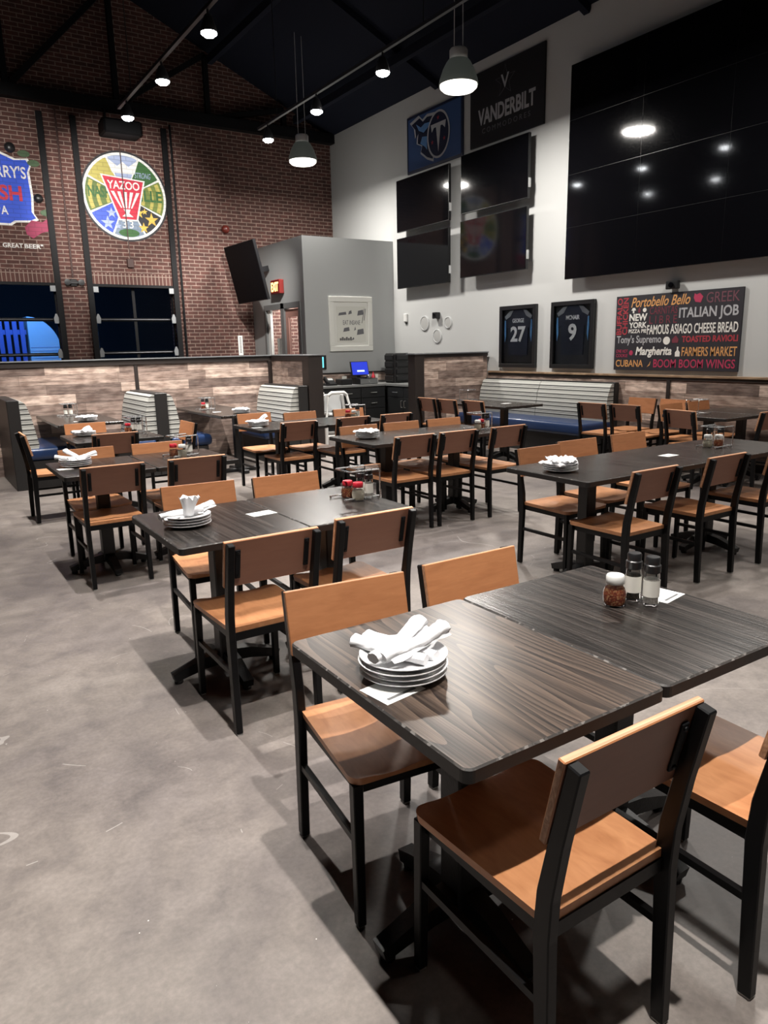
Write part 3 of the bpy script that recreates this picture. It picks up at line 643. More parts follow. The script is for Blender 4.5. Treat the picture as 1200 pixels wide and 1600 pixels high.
# ------------------------------------------------------------------ framed jerseys
C_JN = solid('jersey_navy', (.006, .009, .026), .8); C_JB = solid('jersey_light_blue', (.10, .28, .58), .7); C_JG = solid('jersey_grey_yoke', (.24, .25, .27), .8); C_JW = solid('jersey_white_print', (.86, .86, .86), .6); C_MAT = solid('dark_mat_board', (.004, .005, .009), .6)
def jersey(y, name_, num, lab):
    o = thing('framed_jersey', lab, 'framed jersey', group='framed jerseys on the grey wall'); on_right(o, y, 1.175)
    W_, H_ = .82, .965
    bm = BM()
    for a in ((0, W_, 0, .06), (0, W_, H_-.06, H_), (0, .06, .06, H_-.06), (W_-.06, W_, .06, H_-.06)): box(bm, a[0], a[1], a[2], a[3], 0, .06, bev=.003)
    obj('frame', bm, M_FRAMEB, o); obj('backing', box(BM(), .05, W_-.05, .05, H_-.05, 0, .01), C_MAT, o)
    body = [(.20, .20), (.62, .20), (.63, .62), (.70, .60), (.735, .62), (.72, .80), (.60, .885), (.47, .90), (.35, .90), (.22, .885), (.10, .80), (.085, .62), (.12, .60), (.19, .62)]
    obj('shirt', prism(BM(), body, .012, .026), C_JN, o)
    obj('yoke', prism(prism(BM(), [(.10, .80), (.22, .885), (.30, .895), (.23, .80), (.13, .755)], .026, .029), [(.72, .80), (.60, .885), (.52, .895), (.59, .80), (.69, .755)], .026, .029), C_JG, o)
    obj('sleeve_stripe', prism(prism(BM(), [(.10, .74), (.125, .74), (.135, .50), (.110, .40), (.095, .62)], .026, .029), [(.72, .74), (.695, .74), (.685, .50), (.71, .40), (.725, .62)], .026, .029), C_JB, o)
    lettering(o, name_, .28, .70, .26, .065, C_JW, z=.027, bold=.02); lettering(o, num, .24 if len(num) > 1 else .33, .40, .34 if len(num) > 1 else .16, .245, C_JW, z=.027, bold=.03)
    obj('glass', box(BM(), .05, W_-.05, .05, H_-.05, .044, .047), M_PANE, o)
jersey(9.20, 'GEORGE', '27', 'framed navy football jersey number 27 beside the corner bench')
jersey(8.06, 'MCNAIR', '9', 'framed navy football jersey number 9 next to the menu poster')

# ------------------------------------------------------------------ menu word poster
pc = dict(red=(.36, .030, .045), orange=(.62, .30, .10), white=(.74, .72, .68), silver=(.40, .40, .42), maroon=(.16, .022, .040), crimson=(.42, .028, .085), plum=(.15, .05, .07))
PCM = {k: solid('poster_'+k, v, .6) for k, v in pc.items()}
po = thing('menu_word_poster', 'black poster of coloured dish names under the video wall', 'poster'); on_right(po, 6.865, 1.168, 8.322)
PW, PH = 1.825, .975
obj('board', box(BM(), 0, PW, 0, PH, 0, .025, bev=.003), solid('poster_board', (.018, .016, .022), .55), po)
def pl(body, u0, u1, v0, v1, col, **kw): lettering(po, body, u0*PW, v0*PH, (u1-u0)*PW, (v1-v0)*PH, PCM[col], z=.025, **kw)
pl('BUFFALO', .012, .058, .48, .975, 'red', rot90=True, bold=.02); pl('CHICKEN', .065, .112, .48, .975, 'red', rot90=True, bold=.02)
pl('Portobello Bello', .135, .62, .84, .97, 'orange', shear=.35, bold=.01); pl('GREEK', .74, .975, .84, .965, 'plum')
pl('NEW', .125, .28, .66, .755, 'white', bold=.03); pl('YORK', .125, .28, .565, .645, 'white', bold=.03); pl('PIZZA PIE', .125, .28, .50, .55, 'white', bold=.02)
pl('CARNITAS', .30, .525, .735, .83, 'maroon'); pl('LIBRE', .30, .525, .615, .715, 'maroon', spacing=1.5)
pl('ITALIAN JOB', .54, .975, .635, .80, 'silver', bold=.02); pl('FAMOUS ASIAGO CHEESE BREAD', .285, .98, .475, .60, 'white', bold=.015)
pl("Tony's Supremo", .02, .41, .335, .47, 'silver', bold=.015); pl('TOASTED RAVIOLI', .575, .985, .365, .445, 'red', bold=.03)
pl('ONE HOT', .02, .125, .235, .28, 'crimson'); pl('COOKIE', .02, .125, .175, .22, 'crimson')
pl('Margherita', .195, .50, .17, .315, 'white', shear=.2, bold=.03); pl('FARMERS MARKET', .58, .985, .19, .305, 'orange', bold=.01)
pl('CUBANA', .02, .265, .045, .14, 'orange', bold=.01); pl('BOOM BOOM WINGS', .355, .98, .04, .15, 'crimson', bold=.01)
def icon(name, poly, col): obj(name, prism(BM(), [(x*PW, y*PH) for x, y in poly], .025, .027), PCM[col], po)
icon('pepper_icon', [(.66, .86), (.70, .85), (.715, .92), (.69, .965), (.665, .95), (.65, .965), (.645, .91)], 'crimson')
icon('mushroom_icon', [(.14, .80), (.15, .835), (.17, .835), (.18, .80), (.165, .80), (.165, .765), (.152, .765), (.152, .80)], 'white')
icon('garlic_icon', [(.20, .77), (.215, .765), (.22, .80), (.21, .84), (.198, .80)], 'maroon')
icon('tomato_icon', [(x, y) for x, y in ell(.255, .80, .016, .028, 14)], 'white')
icon('tomato_icon', ell(.453, .39, .028, .052, 20), 'white'); icon('pepper_icon', [(.50, .36), (.545, .36), (.55, .40), (.528, .45), (.522, .45), (.495, .40)], 'maroon'); icon('cookie_icon', ell(.155, .235, .017, .034, 14), 'crimson')
icon('bottle_icon', [(.528, .185), (.565, .185), (.565, .24), (.552, .265), (.552, .31), (.541, .31), (.541, .265), (.528, .24)], 'white'); icon('chilli_icon', [(.30, .045), (.325, .07), (.33, .125), (.318, .085)], 'orange')
tc_ = thing('wall_camera', 'small black camera on grey wall above the menu poster', 'camera'); on_right(tc_, 5.98, 2.23)
obj('body', box(BM(), -.09, .09, -.05, .05, .03, .09, bev=.01), M_BPLAST, tc_); b2 = BM(); lathe(b2, [(0, .09), (.03, .09), (.032, .11), (0, .112)], 16); obj('lens', b2, M_SCREEN, tc_, True); obj('bracket', box(BM(), -.03, .03, -.03, .03, 0, .03), M_BPLAST, tc_)
# round plaques, sensor and thermostat
def plaque(y, z, r, lab):
    o = thing('round_plaque', lab, 'plaque', group='round plaques on the grey wall'); on_right(o, y, z)
    b2 = BM(); lathe(b2, [(r, 0), (r, .02), (r-.015, .025), (r-.018, .015), (0, .015)], 32); obj('rim', b2, M_LIGHTGREY, o, True)
    b2 = BM(); lathe(b2, [(r-.025, .016), (r-.06, .02), (0, .02)], 32); obj('face', b2, solid('plaque_face_%d' % round(r*1000), (.42, .42, .41), .5), o, True)
plaque(11.32, 1.955, .135, 'largest of three round grey plaques, nearest the vestibule box'); plaque(10.61, 1.945, .105, 'smallest round grey plaque beside the black wall speaker'); plaque(10.93, 1.715, .125, 'lowest of three round grey plaques, under the black wall speaker')
o = thing('wall_speaker', 'small black box speaker among the round plaques', 'speaker'); on_right(o, 10.91, 2.08); obj('body', box(BM(), -.06, .06, -.055, .055, .0, .10, bev=.008), M_BPLAST, o); b2 = BM(); lathe(b2, [(.035, .10), (.038, .108), (0, .108)], 16); obj('grille', b2, M_SCREEN, o, True)
o = thing('thermostat', 'small white wall unit beside the vestibule box', 'thermostat'); on_right(o, 11.92, 2.08); obj('body', box(BM(), -.045, .045, -.08, .08, 0, .05, bev=.012), M_WPLAST, o); obj('sensor', box(BM(), -.02, .02, -.11, -.085, 0, .03), M_BPLAST, o)

# exit sign, framed art
ex = thing('exit_sign', 'lit red box sign over the lobby door', 'exit sign', (BX0-.06, 13.15, 2.58))
obj('housing', box(BM(), -.05, .05, 0, .40, 0, .26, bev=.01), M_EXIT, ex)
t_ = lettering(ex, 'EXIT', 0, 0, .32, .17, M_EXITL, bold=.03); t_.matrix_local = Matrix(((0, 0, -1, -.052), (-1, 0, 0, .36), (0, 1, 0, .045), (0, 0, 0, 1)))
ar = thing('framed_food_print', 'white framed black and white food print on the vestibule wall', 'picture'); on_front(ar, 6.845, 1.475, BY0)
bm = BM()
for a in ((0, .955, 0, .10), (0, .955, .91, 1.01), (0, .10, .10, .91), (.855, .955, .10, .91)): box(bm, *a, 0, .035, bev=.006)
obj('frame', bm, M_FRAMEW, ar); obj('mat_board', box(BM(), .08, .875, .08, .93, 0, .012), M_FRAMEW, ar); obj('print', box(BM(), .17, .80, .17, .83, .012, .016), M_PAPERW, ar)
bm = BM()
for a in ((.20, .38, .66, .73), (.62, .76, .66, .77), (.42, .50, .68, .76), (.30, .44, .36, .45), (.54, .58, .38, .46), (.60, .76, .30, .42), (.48, .54, .20, .26)):
    bx = [(a[0], a[2]), (a[1], a[2]+.02), (a[1]-.01, a[3]), (a[0]+.02, a[3]-.02)]; prism(bm, bx, .016, .017)
obj('drawing', bm, C_GRYP, ar); bm = BM()
for k in range(6): box(bm, .22+k*.045, .258+k*.045, .20, .245+.02*(k % 2), .016, .0175)
obj('drawing', bm, M_INK, ar); bm = BM()
for k in range(2): tube(bm, [(.72+k*.05, .52+k*.05, .018), (.78+k*.03, .79, .018)], .006, 6)
obj('drawing', bm, C_GRYP, ar); lettering(ar, 'EAT INSANE', .30, .49, .38, .085, C_GRYP, z=.016)

# ------------------------------------------------------------------ service counter
CT = .86
def cabinet(name, label, x0, x1, y0, y1, face, spec):
    """face 'x-': front looks to -X, 'y-': front looks to -Y; spec: list of (kind, a0, a1, z0, z1)"""
    o = thing(name, label, 'cabinet', (0, 0, 0), 0, 'black base cabinets')
    obj('carcass', box(BM(), x0, x1, y0, y1, .0, CT-.035), M_CAB, o)
    for kind, a0, a1, z0, z1 in spec:
        if face == 'y-': d = obj(kind, box(BM(), a0+.006, a1-.006, y0-.02, y0, z0, z1, bev=.003), M_CAB, o); mid = (a0+a1)/2
        else: d = obj(kind, box(BM(), x0-.02, x0, a0+.006, a1-.006, z0, z1, bev=.003), M_CAB, o); mid = (a0+a1)/2
        if kind == 'drawer':
            pts = [(-.06, 0), (-.06, -.03), (.06, -.03), (.06, 0)]; zz = (z0+z1)/2
            P = [(mid+a, y0-.02+b_, zz) for a, b_ in pts] if face == 'y-' else [(x0-.02+b_, mid+a, zz) for a, b_ in pts]
        else:
            s = a1-.05 if len([1 for q in spec if q[0] == 'door' and q[1] > a0+.01]) else a0+.05
            P = [(s, y0-.02, z1-.05), (s, y0-.05, z1-.05), (s, y0-.05, z1-.17), (s, y0-.02, z1-.17)] if face == 'y-' else [(x0-.02, s, z1-.05), (x0-.05, s, z1-.05), (x0-.05, s, z1-.17), (x0-.02, s, z1-.17)]
        obj('handle', tube(BM(), P, .007, 6), M_NICKEL, d)
    return o
cabinet('base_cabinet', 'black base cabinet under the desk phone at counter end', 5.5, 6.55, 11.72, 12.30, 'y-', [('drawer', 5.5, 6.55, .62, .80), ('door', 5.5, 6.02, .1, .61), ('door', 6.02, 6.55, .1, .61)])
cabinet('base_cabinet', 'black base cabinet of drawers under the cash drawer', 6.56, 7.66, 11.72, 12.30, 'y-', [('drawer', 6.58, 7.12, .62, .80), ('drawer', 7.12, 7.66, .62, .80), ('drawer', 7.12, 7.66, .42, .61), ('drawer', 6.58, 7.12, .42, .61), ('drawer', 6.58, 7.66, .1, .41)])
cabinet('base_cabinet', 'black base cabinet with twin doors near the counter corner', 7.70, 8.28, 10.55, 11.70, 'x-', [('drawer', 11.12, 11.66, .62, .80), ('drawer', 10.58, 11.12, .62, .80), ('door', 11.12, 11.66, .1, .61), ('door', 10.58, 11.12, .1, .61)])
cabinet('base_cabinet', 'black base cabinet beside the half wall end post', 7.70, 8.28, 9.70, 10.54, 'x-', [('drawer', 9.72, 10.5, .62, .80), ('door', 10.1, 10.52, .1, .61), ('door', 9.72, 10.1, .1, .61)])
bm = BM(); prism(bm, [(5.48, 11.69), (7.67, 11.69), (7.67, 9.69), (8.32, 9.69), (8.32, 12.31), (5.48, 12.31)], CT-.035, CT); tag(obj('worktop', bm, M_COUNTER), 'grey L-shaped worktop over the black base cabinets', 'worktop')
# on the counter
ph = thing('desk_phone', 'black desk phone on the grey worktop', 'phone', (6.62, 12.0, CT)); obj('base', prism(BM(), [(-.11, -.1), (.11, -.1), (.11, .1), (-.11, .1)], 0, .03), M_BPLAST, ph)
b_ = obj('cradle', box(BM(), -.1, .1, -.09, .09, 0, .03, bev=.005), M_BPLAST, ph, loc=(0, 0, .06), rot=(math.radians(35), 0, 0)); obj('handset', box(BM(), -.1, -.045, -.1, .1, .03, .07, bev=.012), M_BPLAST, b_); obj('display', box(BM(), -.02, .08, .02, .075, .03, .033), M_LIGHTGREY, b_)
pr = thing('receipt_printer', 'low black receipt printer beside the desk phone', 'printer', (6.93, 12.0, CT)); obj('body', box(BM(), -.12, .12, -.12, .12, 0, .11, bev=.012), M_BPLAST, pr); obj('paper', box(BM(), -.05, .05, -.02, -.015, .11, .16), M_PAPERW, pr)
cd = thing('cash_drawer', 'grey cash drawer under the blue screen', 'cash drawer', (7.36, 12.0, CT)); obj('body', box(BM(), -.2, .2, -.2, .2, 0, .11, bev=.005), M_BPLAST, cd); obj('front', box(BM(), -.19, .19, -.212, -.2, .01, .10), M_DOORFR, cd); b2 = BM(); lathe(b2, [(0, 0), (.01, 0), (.01, .006), (0, .007)], 12); k_ = obj('lock', b2, M_NICKEL, cd, loc=(0, -.212, .055), rot=(PI/2, 0, 0))
ps = thing('till_screen', 'till touchscreen glowing blue on the cash drawer', 'screen', (7.27, 12.0, CT+.11))
obj('stand', box(box(BM(), -.12, .12, -.08, .1, 0, .02), -.03, .03, .0, .04, .02, .2), M_BPLAST, ps); sc_ = obj('casing', box(BM(), -.19, .19, -.015, .02, 0, .27, bev=.005), M_BPLAST, ps, loc=(0, -.05, .05), rot=(math.radians(-14), 0, 0))
obj('display', box(BM(), -.175, .175, -.018, -.015, .015, .255), M_POSBLUE, sc_); obj('display_text', box(BM(), -.07, .09, -.0195, -.018, .07, .10), M_POSTXT, sc_)
st_ = thing('paper_roll_bowl', 'small steel bowl in front of the till screen', 'bowl', (7.40, 11.86, CT+.11)); b2 = BM(); lathe(b2, [(0, 0), (.04, 0), (.06, .06), (.055, .06), (.035, .006), (0, .006)], 20); obj('bowl', b2, M_CHROME, st_, True)
sb = thing('sauce_bottle', 'red squeeze bottle beside the till screen', 'bottle', (7.585, 12.0, CT)); b2 = BM(); lathe(b2, [(0, 0), (.032, 0), (.034, .15), (.012, .18)], 16); obj('body', b2, M_RED, sb, True); b2 = BM(); lathe(b2, [(.013, .18), (.006, .22), (0, .22)], 12); obj('nozzle', b2, M_RED, sb, True)
cu_ = thing('paper_cup_stack', 'narrow tan cup stack beside the red squeeze bottle', 'cups', (7.68, 12.02, CT)); b2 = BM(); lathe(b2, [(0, 0), (.02, 0), (.028, .17), (0, .17)], 16); obj('cups', b2, M_LABEL, cu_, True)
sp_ = thing('tower_speaker', 'tall black dispenser tower at the worktop corner', 'tower', (8.04, 11.85, CT)); obj('body', box(BM(), -.17, .17, -.17, .17, 0, .56, bev=.02), M_BPLAST, sp_)
for k in range(4): obj('tray', box(BM(), -.14, .14, -.20, -.17, .04+k*.13, .14+k*.13, bev=.01), M_BEZEL, sp_)
for k in range(4): obj('tray', box(BM(), -.20, -.17, -.14, .14, .04+k*.13, .14+k*.13, bev=.01), M_BEZEL, sp_)
bs = thing('glass_jar', 'square glass bin of wrapped packets on the worktop return', 'jar', (7.98, 10.95, CT)); bm = BM()
box(bm, -.17, .17, -.17, -.16, 0, .2); box(bm, -.17, .17, .16, .17, 0, .2); box(bm, -.17, -.16, -.16, .16, 0, .2); box(bm, .16, .17, -.16, .16, 0, .2); box(bm, -.16, .16, -.16, .16, 0, .008); obj('walls', bm, M_GLASS, bs)
bm = BM()
for k in range(16):
    r = Matrix.Translation((random.uniform(-.1, .1), random.uniform(-.1, .1), .03+k*.012)) @ Matrix.Rotation(random.uniform(0, 3), 4, 'Z') @ Matrix.Rotation(random.uniform(-.5, .5), 4, 'X'); s_ = len(bm.verts)
    box(bm, -.05, .05, -.03, .03, -.006, .006); bm.verts.ensure_lookup_table()
    for v in bm.verts[s_:]: v.co = r @ v.co
pk = obj('packets', bm, M_LABEL, bs); pk['kind'] = 'stuff'
tb = thing('wall_tablet', 'small tablet with cyan screen by the wing wall post', 'tablet'); on_front(tb, 6.56, 1.15, BY0); obj('casing', box(BM(), -.03, .19, 0, .26, .0, .03, bev=.006), M_BPLAST, tb); obj('display', box(BM(), -.01, .13, .03, .23, .03, .032), M_TABCY, tb); lettering(tb, 'e', .045, .10, .03, .06, C_TEAM, z=.032)
# white high chair between the wing wall and the counter
hc = thing('high_chair', 'white plastic high chair beside the wing wall post', 'high chair', (5.58, 9.95, 0), math.radians(-10))
def leg_(a, b_, r=.022): return ring_tube(BM(), [a, b_], [circ(r*1.15, 8), circ(r, 8)])
for sx in (-1, 1):
    for sy in (-1, 1): obj('leg', ring_tube(BM(), [(sx*.25, sy*.25, 0), (sx*.23, sy*.22, .45), (sx*.15, sy*.10, .83)], [circ(.028, 8), circ(.028, 8), circ(.024, 8)]), M_WPLAST, hc, True)
for sy in (-1, 1): obj('stretcher', tube(BM(), [(-.24, sy*.235, .22), (.24, sy*.235, .22)], .02), M_WPLAST, hc, True)
obj('stretcher', tube(BM(), [(-.23, -.235, .32), (-.23, .235, .32)], .02), M_WPLAST, hc, True)
obj('top_bar', tube(BM(), [(-.15, -.10, .83), (-.10, -.12, .87), (.10, -.12, .87), (.15, -.10, .83)], .027, 10), M_WPLAST, hc, True)
obj('seat', box(BM(), -.16, .16, -.14, .16, .52, .56, bev=.015), M_LIGHTGREY, hc); obj('backrest', box(BM(), -.15, .15, .13, .16, .56, .84, bev=.012), M_LIGHTGREY, hc)
obj('arm', tube(BM(), [(-.15, .12, .80), (-.22, .1, .92), (-.26, -.05, .93), (-.22, -.10, .85)], .022, 8), M_WPLAST, hc, True); obj('strap', box(BM(), -.02, .02, -.10, .13, .565, .575), M_BPLAST, hc)

# ------------------------------------------------------------------ lamps: pendants, track rails and heads
def pendant(p, lab):
    o = thing('pendant_lamp', lab, 'lamp', p, 0, 'pendant lamps over the room')
    b2 = BM(); lathe(b2, [(.245, -.02), (.25, 0), (.24, .05), (.20, .16), (.155, .24), (.13, .27), (.125, .27), (.15, .235), (.19, .15), (.232, .03)], 40); obj('shade', b2, M_PSHADE, o, True)
    b2 = BM(); lathe(b2, [(0, .27), (.115, .27), (.115, .38), (.10, .40), (0, .40)], 24); obj('ballast_housing', b2, M_LIGHTGREY, o, True)
    b2 = BM(); lathe(b2, [(.232, .02), (.234, -.045), (.20, -.075), (.10, -.088), (0, -.09)], 40); obj('diffuser', b2, M_PGLOW, o, True)
    zt = RIDGE_Z-.4391*(p[0]-RIDGE_X)-p[2]+.01
    for dx in (-.07, .07): obj('rod', tube(BM(), [(dx, 0, .39), (dx*.9, 0, zt)], .006, 6), M_LIGHTGREY, o)
    return o
pendant(PENDANTS[1], 'aluminium pendant lamp shining in front of the team signs'); pendant(PENDANTS[0], 'aluminium pendant lamp shining near the vestibule corner')
RAILS = ((2.92, 10.85, 'A'), (4.94, 10.85, 'B'), (.93, 9.6, 'C'))
rl = {}
for (x, yend, k), lab in zip(RAILS, ('black ceiling track rail aimed along the round mural', 'black ceiling track rail between the mural and the pendant lamps', 'black ceiling track rail over the row of double tables')):
    o = thing('track_rail', lab, 'track', (x, 0, 4.72)); obj('rail', box(BM(), -.02, .02, -1.5, yend, 0, .035), M_TRACK, o)
    for y in (10.2, 6.7, 3.2):
        if y < yend: obj('suspension_rod', tube(BM(), [(0, y, .03), (0, y, RIDGE_Z-.4391*abs(x-RIDGE_X)-4.72+.01)], .006, 6), M_TRACK, o)
head0 = None
HL = {(2.92, 10.45): 'lit spotlight head at the mural end of the mural-side track', (2.92, 8.93): 'lit spotlight head second from the mural end of its track', (2.92, 7.43): 'lit spotlight head third from the brick wall on the mural-side track',
      (4.94, 10.53): 'lit spotlight head at the brick end of the track by the pendants', (4.94, 9.03): 'middle lit spotlight head of the track by the pendants', (4.94, 7.47): 'lit spotlight head of the pendant-side track, farthest from the brick wall'}
for h in HEADS:
    if (h[0], h[1]) not in HL: continue
    lab = HL[(h[0], h[1])]
    if head0 is None:
        head0 = thing('track_spotlight', lab, 'spotlight', h[:3], 0, 'spotlight heads on the ceiling tracks')
        b2 = BM(); lathe(b2, [(.075, -.03), (.08, -.02), (.07, .03), (.045, .10), (.03, .125), (0, .13)], 24); obj('housing', b2, M_TRACK, head0, True)
        b2 = BM(); lathe(b2, [(.078, -.015), (.074, -.04), (.05, -.06), (0, -.068)], 24); obj('lens', b2, M_SGLOW, head0, True)
        obj('stem', tube(BM(), [(0, 0, .12), (0, 0, .172)], .012, 8), M_TRACK, head0)
        cur = head0
    else: cur = dup(head0, h[:3], 0, lab)

# ------------------------------------------------------------------ booths
def rounded_slab(x0, x1, y0, y1, z0, z1, r): return box(BM(), x0, x1, y0, y1, z0, z1, bev=r, seg=4)
def back_cushion(xa, s, y0, y1, z0=.45, z1=1.02):
    """padded back fixed to a board at xa, bulging towards s (+1 / -1)"""
    prof = [(0, z0), (.15, z0), (.165, z0+.06), (.14, z0+.22), (.115, z0+.38), (.09, z1-.10), (.07, z1-.035), (.04, z1-.005), (0, z1)]
    bm = BM(); prism(bm, [(xa+s*a, z) for a, z in prof], y0, y1)
    for v in bm.verts: v.co = Vector((v.co.x, v.co.z, v.co.y))
    return bm
def booth_bench(label, xb0, xb1, sides, y0=9.22, y1=10.43):
    o = thing('booth_bench', label, 'booth bench', (0, 0, 0), 0, 'booth benches along the plank partition')
    obj('back_board', box(BM(), xb0, xb1, y0, y1, 0, 1.035, bev=.006), M_BOOTHBLACK, o)
    for s in sides:
        xa = xb1 if s > 0 else xb0
        obj('back_cushion', back_cushion(xa, s, y0+.03, y1), M_STRIPE, o, True)
        a, b_ = sorted((xa, xa+s*.50)); obj('base', box(BM(), a, b_, y0+.02, y1, 0, .33, bev=.004), M_BOOTHBLACK, o)
        a, b_ = sorted((xa+s*.02, xa+s*.56)); obj('seat_cushion', rounded_slab(a, b_, y0, y1, .33, .475, .05), M_VINYL, o, True)
    return o
booth_bench('blue and striped booth bench with black back at partition end', .93, 1.06, (1,))
booth_bench('double-sided striped booth bench between the two booth tables', 2.60, 2.75, (-1, 1))
booth_bench('striped booth bench against the wing wall post', 4.60, 4.74, (-1,), y1=10.405)
def booth_table(label, x0, x1, y0, y1):
    o = thing('booth_table', label, 'table', (0, 0, 0), 0, 'booth tables')
    obj('tabletop', box(BM(), x0, x1, y0, y1, .725, .76, bev=.006), [M_TABLE], o)
    obj('column', box(BM(), (x0+x1)/2-.04, (x0+x1)/2+.04, y0+.32, y0+.40, .05, .725), M_IRON, o); obj('base', box(box(BM(), (x0+x1)/2-.28, (x0+x1)/2+.28, y0+.32, y0+.40, 0, .05, bev=.01), (x0+x1)/2-.04, (x0+x1)/2+.04, y0+.10, y0+.62, 0, .05, bev=.01), M_IRON, o)
    return o
booth_table('dark booth table between black-backed bench and double-sided bench', 1.38, 2.10, 8.82, 10.42); booth_table('dark booth table before the bench at the wing wall', 3.18, 3.84, 8.52, 10.42)
# long bench on the right wall
lb = thing('wall_bench', 'long striped wall bench with blue seat under the framed jerseys', 'bench')
obj('back_board', box(BM(), 8.20, 8.285, 6.74, 9.44, 0, 1.0, bev=.006), M_BOOTHBLACK, lb)
for a, b_ in ((6.76, 8.10), (8.11, 9.43)): obj('back_cushion', back_cushion(8.20, -1, a, b_, .45, .985), M_STRIPE, lb, True)
obj('base', box(BM(), 7.62, 8.20, 6.76, 9.44, 0, .31), M_BOOTHBLACK, lb)
obj('seat_cushion', rounded_slab(7.55, 8.19, 6.74, 9.44, .30, .47, .05), M_VINYL, lb, True); obj('vent', box(BM(), 7.612, 7.62, 8.2, 8.4, .12, .18), M_LIGHTGREY, lb)

# ------------------------------------------------------------------ tables
def rrect(x0, x1, y0, y1, r, n=5):
    p = []
    for cx, cy, a in ((x1-r, y1-r, 0), (x0+r, y1-r, PI/2), (x0+r, y0+r, PI), (x1-r, y0+r, 3*PI/2)):
        p += [(cx+r*math.cos(a+k*PI/2/n), cy+r*math.sin(a+k*PI/2/n)) for k in range(n+1)]
    return p
def top_mesh(wx, wy, r=.022, th=.032):
    bm = BM(); out = rrect(-wx/2, wx/2, -wy/2, wy/2, r); inn = rrect(-wx/2+.004, wx/2-.004, -wy/2+.004, wy/2-.004, r-.003)
    A = [bm.verts.new((x, y, .76-th)) for x, y in out]; B = [bm.verts.new((x, y, .756)) for x, y in out]; D = [bm.verts.new((x, y, .76)) for x, y in inn]; n = len(out)
    bm.faces.new(list(reversed(A))).material_index = 1
    for k in range(n):
        bm.faces.new((A[k], A[(k+1) % n], B[(k+1) % n], B[k])).material_index = 1
        bm.faces.new((B[k], B[(k+1) % n], D[(k+1) % n], D[k])).material_index = 2
    bm.faces.new(D).material_index = 0
    return bm
def foot_arm(a, ln):
    pts = [(math.cos(a)*d, math.sin(a)*d, z) for d, z in ((.03, .085), (.12, .075), (ln-.06, .05), (ln, .034))]
    bm = ring_tube(BM(), pts, [rect(.062, .06), rect(.058, .055), rect(.05, .045), rect(.05, .036)])
    lathe(bm, [(0, 0), (.02, 0), (.022, .012), (.012, .028), (0, .028)], 12, (math.cos(a)*(ln-.025), math.sin(a)*(ln-.025), 0))
    return bm
def make_table(label, wx, wy, loc, mat, group, bases=((0, 0),), ln=.27, colw=.085, rot=0):
    o = thing('dining_table', label, 'table', (loc[0], loc[1], 0), rot, group)
    obj('tabletop', top_mesh(wx, wy), [mat, M_TEDGE, M_WEAR], o)
    for bx_, by_ in bases:
        c_ = obj('column', box(BM(), bx_-colw/2, bx_+colw/2, by_-colw/2, by_+colw/2, .06, .715, bev=.006), M_IRON, o)
        obj('top_plate', box(BM(), bx_-.2, bx_+.2, by_-.2, by_+.2, .705, .728), M_IRON, o)
        for k in range(4):
            f = obj('foot', foot_arm(k*PI/2, ln), M_IRON, o); f.location = (bx_, by_, 0)
    return o
G1, G2 = 'dark square dining tables', 'long dark dining tables'
TABLES = [('dark grained dining table with four plates and crossed napkin rolls', (1.0925, 1.335), M_TABLE_B, 0), ('dark dining table carrying a chilli flake jar and two grinders', (1.698, 1.335), M_TABLE, -.006),
          ('dark dining table with plates and an upright folded napkin', (1.15, 3.235), M_TABLE, 0), ('dark dining table with chrome caddy of two red-capped shakers', (1.757, 3.245), M_TABLE, .005),
          ('dark dining table with plates and three fanned napkin rolls', (1.09, 5.425), M_TABLE, 0), ('dark dining table with wire caddy, cheese shaker and grinder before the booths', (1.70, 5.43), M_TABLE, 0)]
for lab, loc, m_, rz in TABLES: make_table(lab, .603, .765, loc, m_, G1, rot=rz)
make_table('dark square table tucked against the blue booth bench', .80, .78, (1.61, 7.32), M_TABLE, G1)
for x, lab in ((3.28, 'dark dining table with plates near the wing wall bench'), (4.05, 'dark dining table with chrome caddy before the white high chair')): make_table(lab, .763, .763, (x, 7.08), M_TABLE, G1)
for x, lab in ((3.55, 'dark dining table carrying tall plate stack in the middle of the room'), (4.32, 'dark dining table with white shaker and red-capped shaker in the middle of the room')): make_table(lab, .763, .763, (x, 5.42), M_TABLE, G1)
make_table('longest dark dining table with crumpled napkins on plates at one end', 2.36, .70, (4.41, 3.165), M_TABLE, G2, bases=((-.78, 0), (.55, 0)))
for y, lab in ((7.38, 'dark dining table before the end of the long wall bench with white card'), (8.15, 'dark dining table between the wall bench and three chairs, beside half wall')): make_table(lab, .70, .763, (6.75, y), M_TABLE, G1)
for x, lab in ((7.25, 'dark dining table at the wainscot, away from the wall'), (7.87, 'dark dining table touching the plank wainscot')): make_table(lab, .603, .765, (x, 4.68), M_TABLE, G1)

